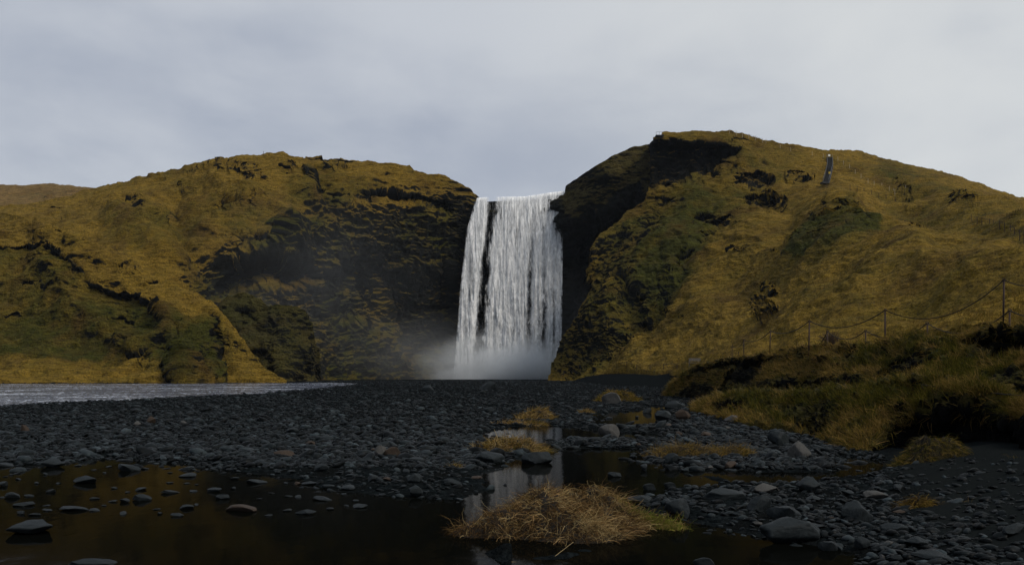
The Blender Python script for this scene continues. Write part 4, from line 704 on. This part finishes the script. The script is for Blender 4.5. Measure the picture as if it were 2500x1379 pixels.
post_line('brown post fence crossing below the stair', 'hillside', [(2075, 464), (2093, 468), (2110, 472), (2128, 478), (2145, 483), (2165, 487), (2185, 492)], 1.4, .06, M_RUST)
post_line('long brown post fence running down to the right edge', 'hillside', [(2371, 541), (2385, 546), (2397, 549), (2416, 553), (2425, 557), (2442, 561), (2452, 566), (2466, 571), (2476, 579), (2488, 586), (2499, 594)], 1.4, .05, M_RUST)
for px in (643, 657):
    q = on('hill', px, 381); o = thing('stake', 'lone dark stick on the left skyline, %s of the two' % ('left' if px == 643 else 'right and fainter'), 'stake', q); m = MB(); m.tube([(0, 0, -.3), (.1, 0, 1.6 if px == 643 else 1.0)], .06); m.build('shaft', M_RUST, o)
# steel stair
st = [(2024, 390), (2025, 400), (2025, 410), (2024, 420), (2021, 432), (2018, 442), (2014, 452)]
Q = np.array([on('hillside', *s_) for s_ in st]); c0 = Q[-1].copy(); Q = Q-c0
root = thing('staircase', 'dark steel staircase with pale handrails climbing the right hillside', 'staircase', c0)
t_ = np.linspace(0, 1, 44); L = np.linspace(0, 1, len(Q)); R_ = np.stack([np.interp(t_, L, Q[:, i]) for i in range(3)], -1); R_[:, 2] += .55; R_[:, 1] -= .5
m = MB()
for i, q in enumerate(R_): m.box(q, (1.5, .7, .12))
m.build('tread_flight', M_DARKSTEEL, root)
for sx in (-.8, .8):
    m = MB(); m.tube(R_+[sx, 0, -.15], .12, 4); m.build('stringer', M_DARKSTEEL, root)
    m = MB(); m.tube(R_+[sx, 0, 1.05], .045, 6)
    for q in R_[::6]: m.tube([q+[sx, 0, -.2], q+[sx, 0, 1.05]], .05, 4)
    m.build('handrail', M_STEEL, root)
m = MB(); m.box(R_[-1]+[-.8, -1, -.2], (1.6, 1.4, .4), .2); m.build('landing', M_DARKSTEEL, root)
for px, py, mt, lab, ct in ((2022, 388, M_WHITE, 'small white board at the head of the steel stair', 'board'), (2023, 431, M_YELLOW, 'small yellow board beside the lower bend of the steel stair', 'board')):
    q = on('hillside', px, py)+[0, -.9, 0]; o = thing('notice_board', lab, ct, q); m = MB(); m.box((0, 0, .9), (.6, .08, .55)); m.build('panel', mt, o); m = MB(); m.tube([(0, .06, -.4), (0, .06, 1.1)], .05); m.build('post', M_WOOD, o)
# viewing platform
q = on('hillside', 1618, 334); o = thing('viewing_platform', 'small dark platform jutting from the cliff top above the fall', 'platform', q)
m = MB(); m.box((-1.0, 0, .1), (2.4, 2.0, .3)); m.box((-.6, 0, -.3), (.3, 1.6, .6)); m.build('deck', M_DARKSTEEL, o)
m = MB()
for x in (-2.1, -1.2, -.3): m.tube([(x, -.9, .2), (x, -.9, 1.1)], .04)
m.tube([(-2.1, -.9, 1.1), (.3, -.9, 1.1)], .04); m.build('railing', M_STEEL, o)
# bench
q = P(1694, 897, 96); o = thing('bench', 'weathered wooden bench on the terrace edge above the beach', 'bench', q)
q2 = on('hillside', 1694, 893)
for nm, bx in (('seat', [((0, -.15, .45), (1.15, .40, .06))]), ('backrest', [((0.1, .1, .78), (1.15, .05, .30))])):
    m = MB(); [m.box(*b_) for b_ in bx]; m.build(nm, M_WOOD, o)
for x in (-.45, .45):
    m = MB(); m.tube([(x, -.32, -.3), (x, -.2, .45)], .04); m.tube([(x, .2, -.3), (x, .05, .45), (x+.08, .12, .9)], .04); m.build('leg', M_WOOD, o)
o.scale = (1.0, 1.0, 1.0)
# bush
q = P(2028, 842, 44); o = thing('bush', 'round leafless brown bush beside the lower rope fence', 'bush', q); m = MB(); rr = random.Random(3)
for i in range(150):
    a, e = rr.uniform(0, 6.28), rr.uniform(.1, 1.5); L = rr.uniform(.3, .48); p0 = np.array([0, 0, 0.]); d_ = np.array([math.cos(a)*math.cos(e)*.9, math.sin(a)*math.cos(e)*.9, math.sin(e)*.9+.25]); pts = [p0]
    for k_ in range(5): d_ = d_+np.array([rr.gauss(0, .25) for _ in range(3)]); pts.append(pts[-1]+d_/np.linalg.norm(d_)*L/3.2)
    m.tube(pts, np.linspace(.010, .004, 6), 4)
    for _ in range(2):
        s_ = pts[rr.randrange(2, 5)]; m.tube([s_, s_+np.array([rr.gauss(0, .09), rr.gauss(0, .09), rr.gauss(.03, .07)])], .004, 4)
m.build('twigs', M_TWIG, o); m = MB(); m.tube([(0, 0, -.4), (0, 0, .08)], .03); m.build('stem', M_TWIG, o)
# straw stems leaning over the foreground
m = MB(); a = P(1225, 1370, 7.9); root = thing('straw', 'two long dry stems lying over the water at the foot of the main tussock', 'dry stem', a)
m.tube([(0, 0, 0), P(1290, 1372, 7.9)-a, P(1340, 1374, 7.95)-a], .0016, 4); m.tube([P(1330, 1376, 7.95)-a, P(1400, 1322, 8.3)-a], .0016, 4)
m.build('stem', simple('dry_stem', (.34, .25, .12)), root)

# ------------------------------------------------------------------ haze, sky, light, camera
HAZE = .00004
if HAZE:
    t = NT('haze_air'); v = t.n('ShaderNodeVolumePrincipled', {'Color': (.80, .88, 1.0, 1), 'Density': HAZE, 'Anisotropy': .3}); mh = t.out(None, v.outputs[0])
    m = MB(); m.box((0, 290, 73.5), (1300, 780, 153)); h = m.build('haze', mh, None); h['kind'] = 'stuff'
SUN_EL, SUN_AZ = math.radians(45), math.radians(124)      # azimuth measured from the view direction (+Y) towards the right (+X)
t = NT('World', True); bpy.context.scene.world = t.m
gen = t.n('ShaderNodeTexCoord').outputs['Generated']
sky = t.n('ShaderNodeTexSky', sky_type='NISHITA', sun_disc=False, sun_elevation=SUN_EL, sun_rotation=SUN_AZ).outputs[0]
sep = t.n('ShaderNodeSeparateXYZ', {0: gen}); zc = t.math('MAXIMUM', sep.outputs[2], .02)
pl = t.n('ShaderNodeCombineXYZ', {0: t.math('DIVIDE', sep.outputs[0], t.math('ADD', zc, .35)), 1: t.math('DIVIDE', sep.outputs[1], t.math('ADD', zc, .35)), 2: t.math('MULTIPLY', zc, 1.5)}).outputs[0]
cn = t.noise(pl, 1.25, 6, .5, .35); cn2 = t.noise(pl, 3.4, 5, .55, .3); cn = t.math('ADD', t.math('MULTIPLY', cn, .72), t.math('MULTIPLY', cn2, .28))
sunward = t.n('ShaderNodeVectorMath', {0: gen, 1: (math.sin(math.radians(33))*math.cos(math.radians(22)), math.cos(math.radians(33))*math.cos(math.radians(22)), math.sin(math.radians(22)))}, operation='DOT_PRODUCT').outputs['Value']
glow = t.rng(sunward, .80, 1.0, 0, 1, True)
cl = t.mix(t.rng(cn, .36, .64, 0, 1, True), (.375, .415, .50), (.575, .605, .655))
cl = t.mix(t.math('MULTIPLY', glow, t.rng(cn, .35, .6, .45, 1.0)), cl, (.70, .72, .725))
cl = t.mix(t.rng(sep.outputs[2], .38, .95, 0, 1), cl, (.60, .68, .77))
bg = t.n('ShaderNodeBackground', {0: sky, 1: .09}); bg2 = t.n('ShaderNodeBackground', {0: cl, 1: 1.0})
wo = t.n('ShaderNodeOutputWorld'); mx = t.n('ShaderNodeMixShader', {0: .93, 1: bg.outputs[0], 2: bg2.outputs[0]}); t.t.links.new(mx.outputs[0], wo.inputs[0])
sl = bpy.data.lights.new('sun', 'SUN'); sl.energy = 2.5; sl.angle = math.radians(20); sl.color = (1, .92, .80)
so = bpy.data.objects.new('sun', sl); COL.objects.link(so)
dv = Vector((math.sin(SUN_AZ)*math.cos(SUN_EL), math.cos(SUN_AZ)*math.cos(SUN_EL), math.sin(SUN_EL))); so.rotation_euler = dv.to_track_quat('Z', 'Y').to_euler(); so.location = (60, 0, 90)
cam = bpy.data.cameras.new('camera'); co = bpy.data.objects.new('camera', cam); COL.objects.link(co); co.location = (0, 0, CH); co.rotation_euler = (math.pi/2, 0, 0)
cam.sensor_width = 36; cam.lens = 36*F/2500; cam.shift_y = (HZ-1379/2)/2500; cam.clip_start = .1; cam.clip_end = 6000
sc = bpy.context.scene; sc.camera = co
sc.view_settings.view_transform = 'Standard'; sc.view_settings.look = 'None'; sc.view_settings.exposure = 0; sc.view_settings.gamma = 1
sc.cycles.max_bounces = 8; sc.cycles.transparent_max_bounces = 16; sc.cycles.volume_bounces = 3; sc.cycles.volume_max_steps = 128
sc.render.resolution_x, sc.render.resolution_y = 1024, 564
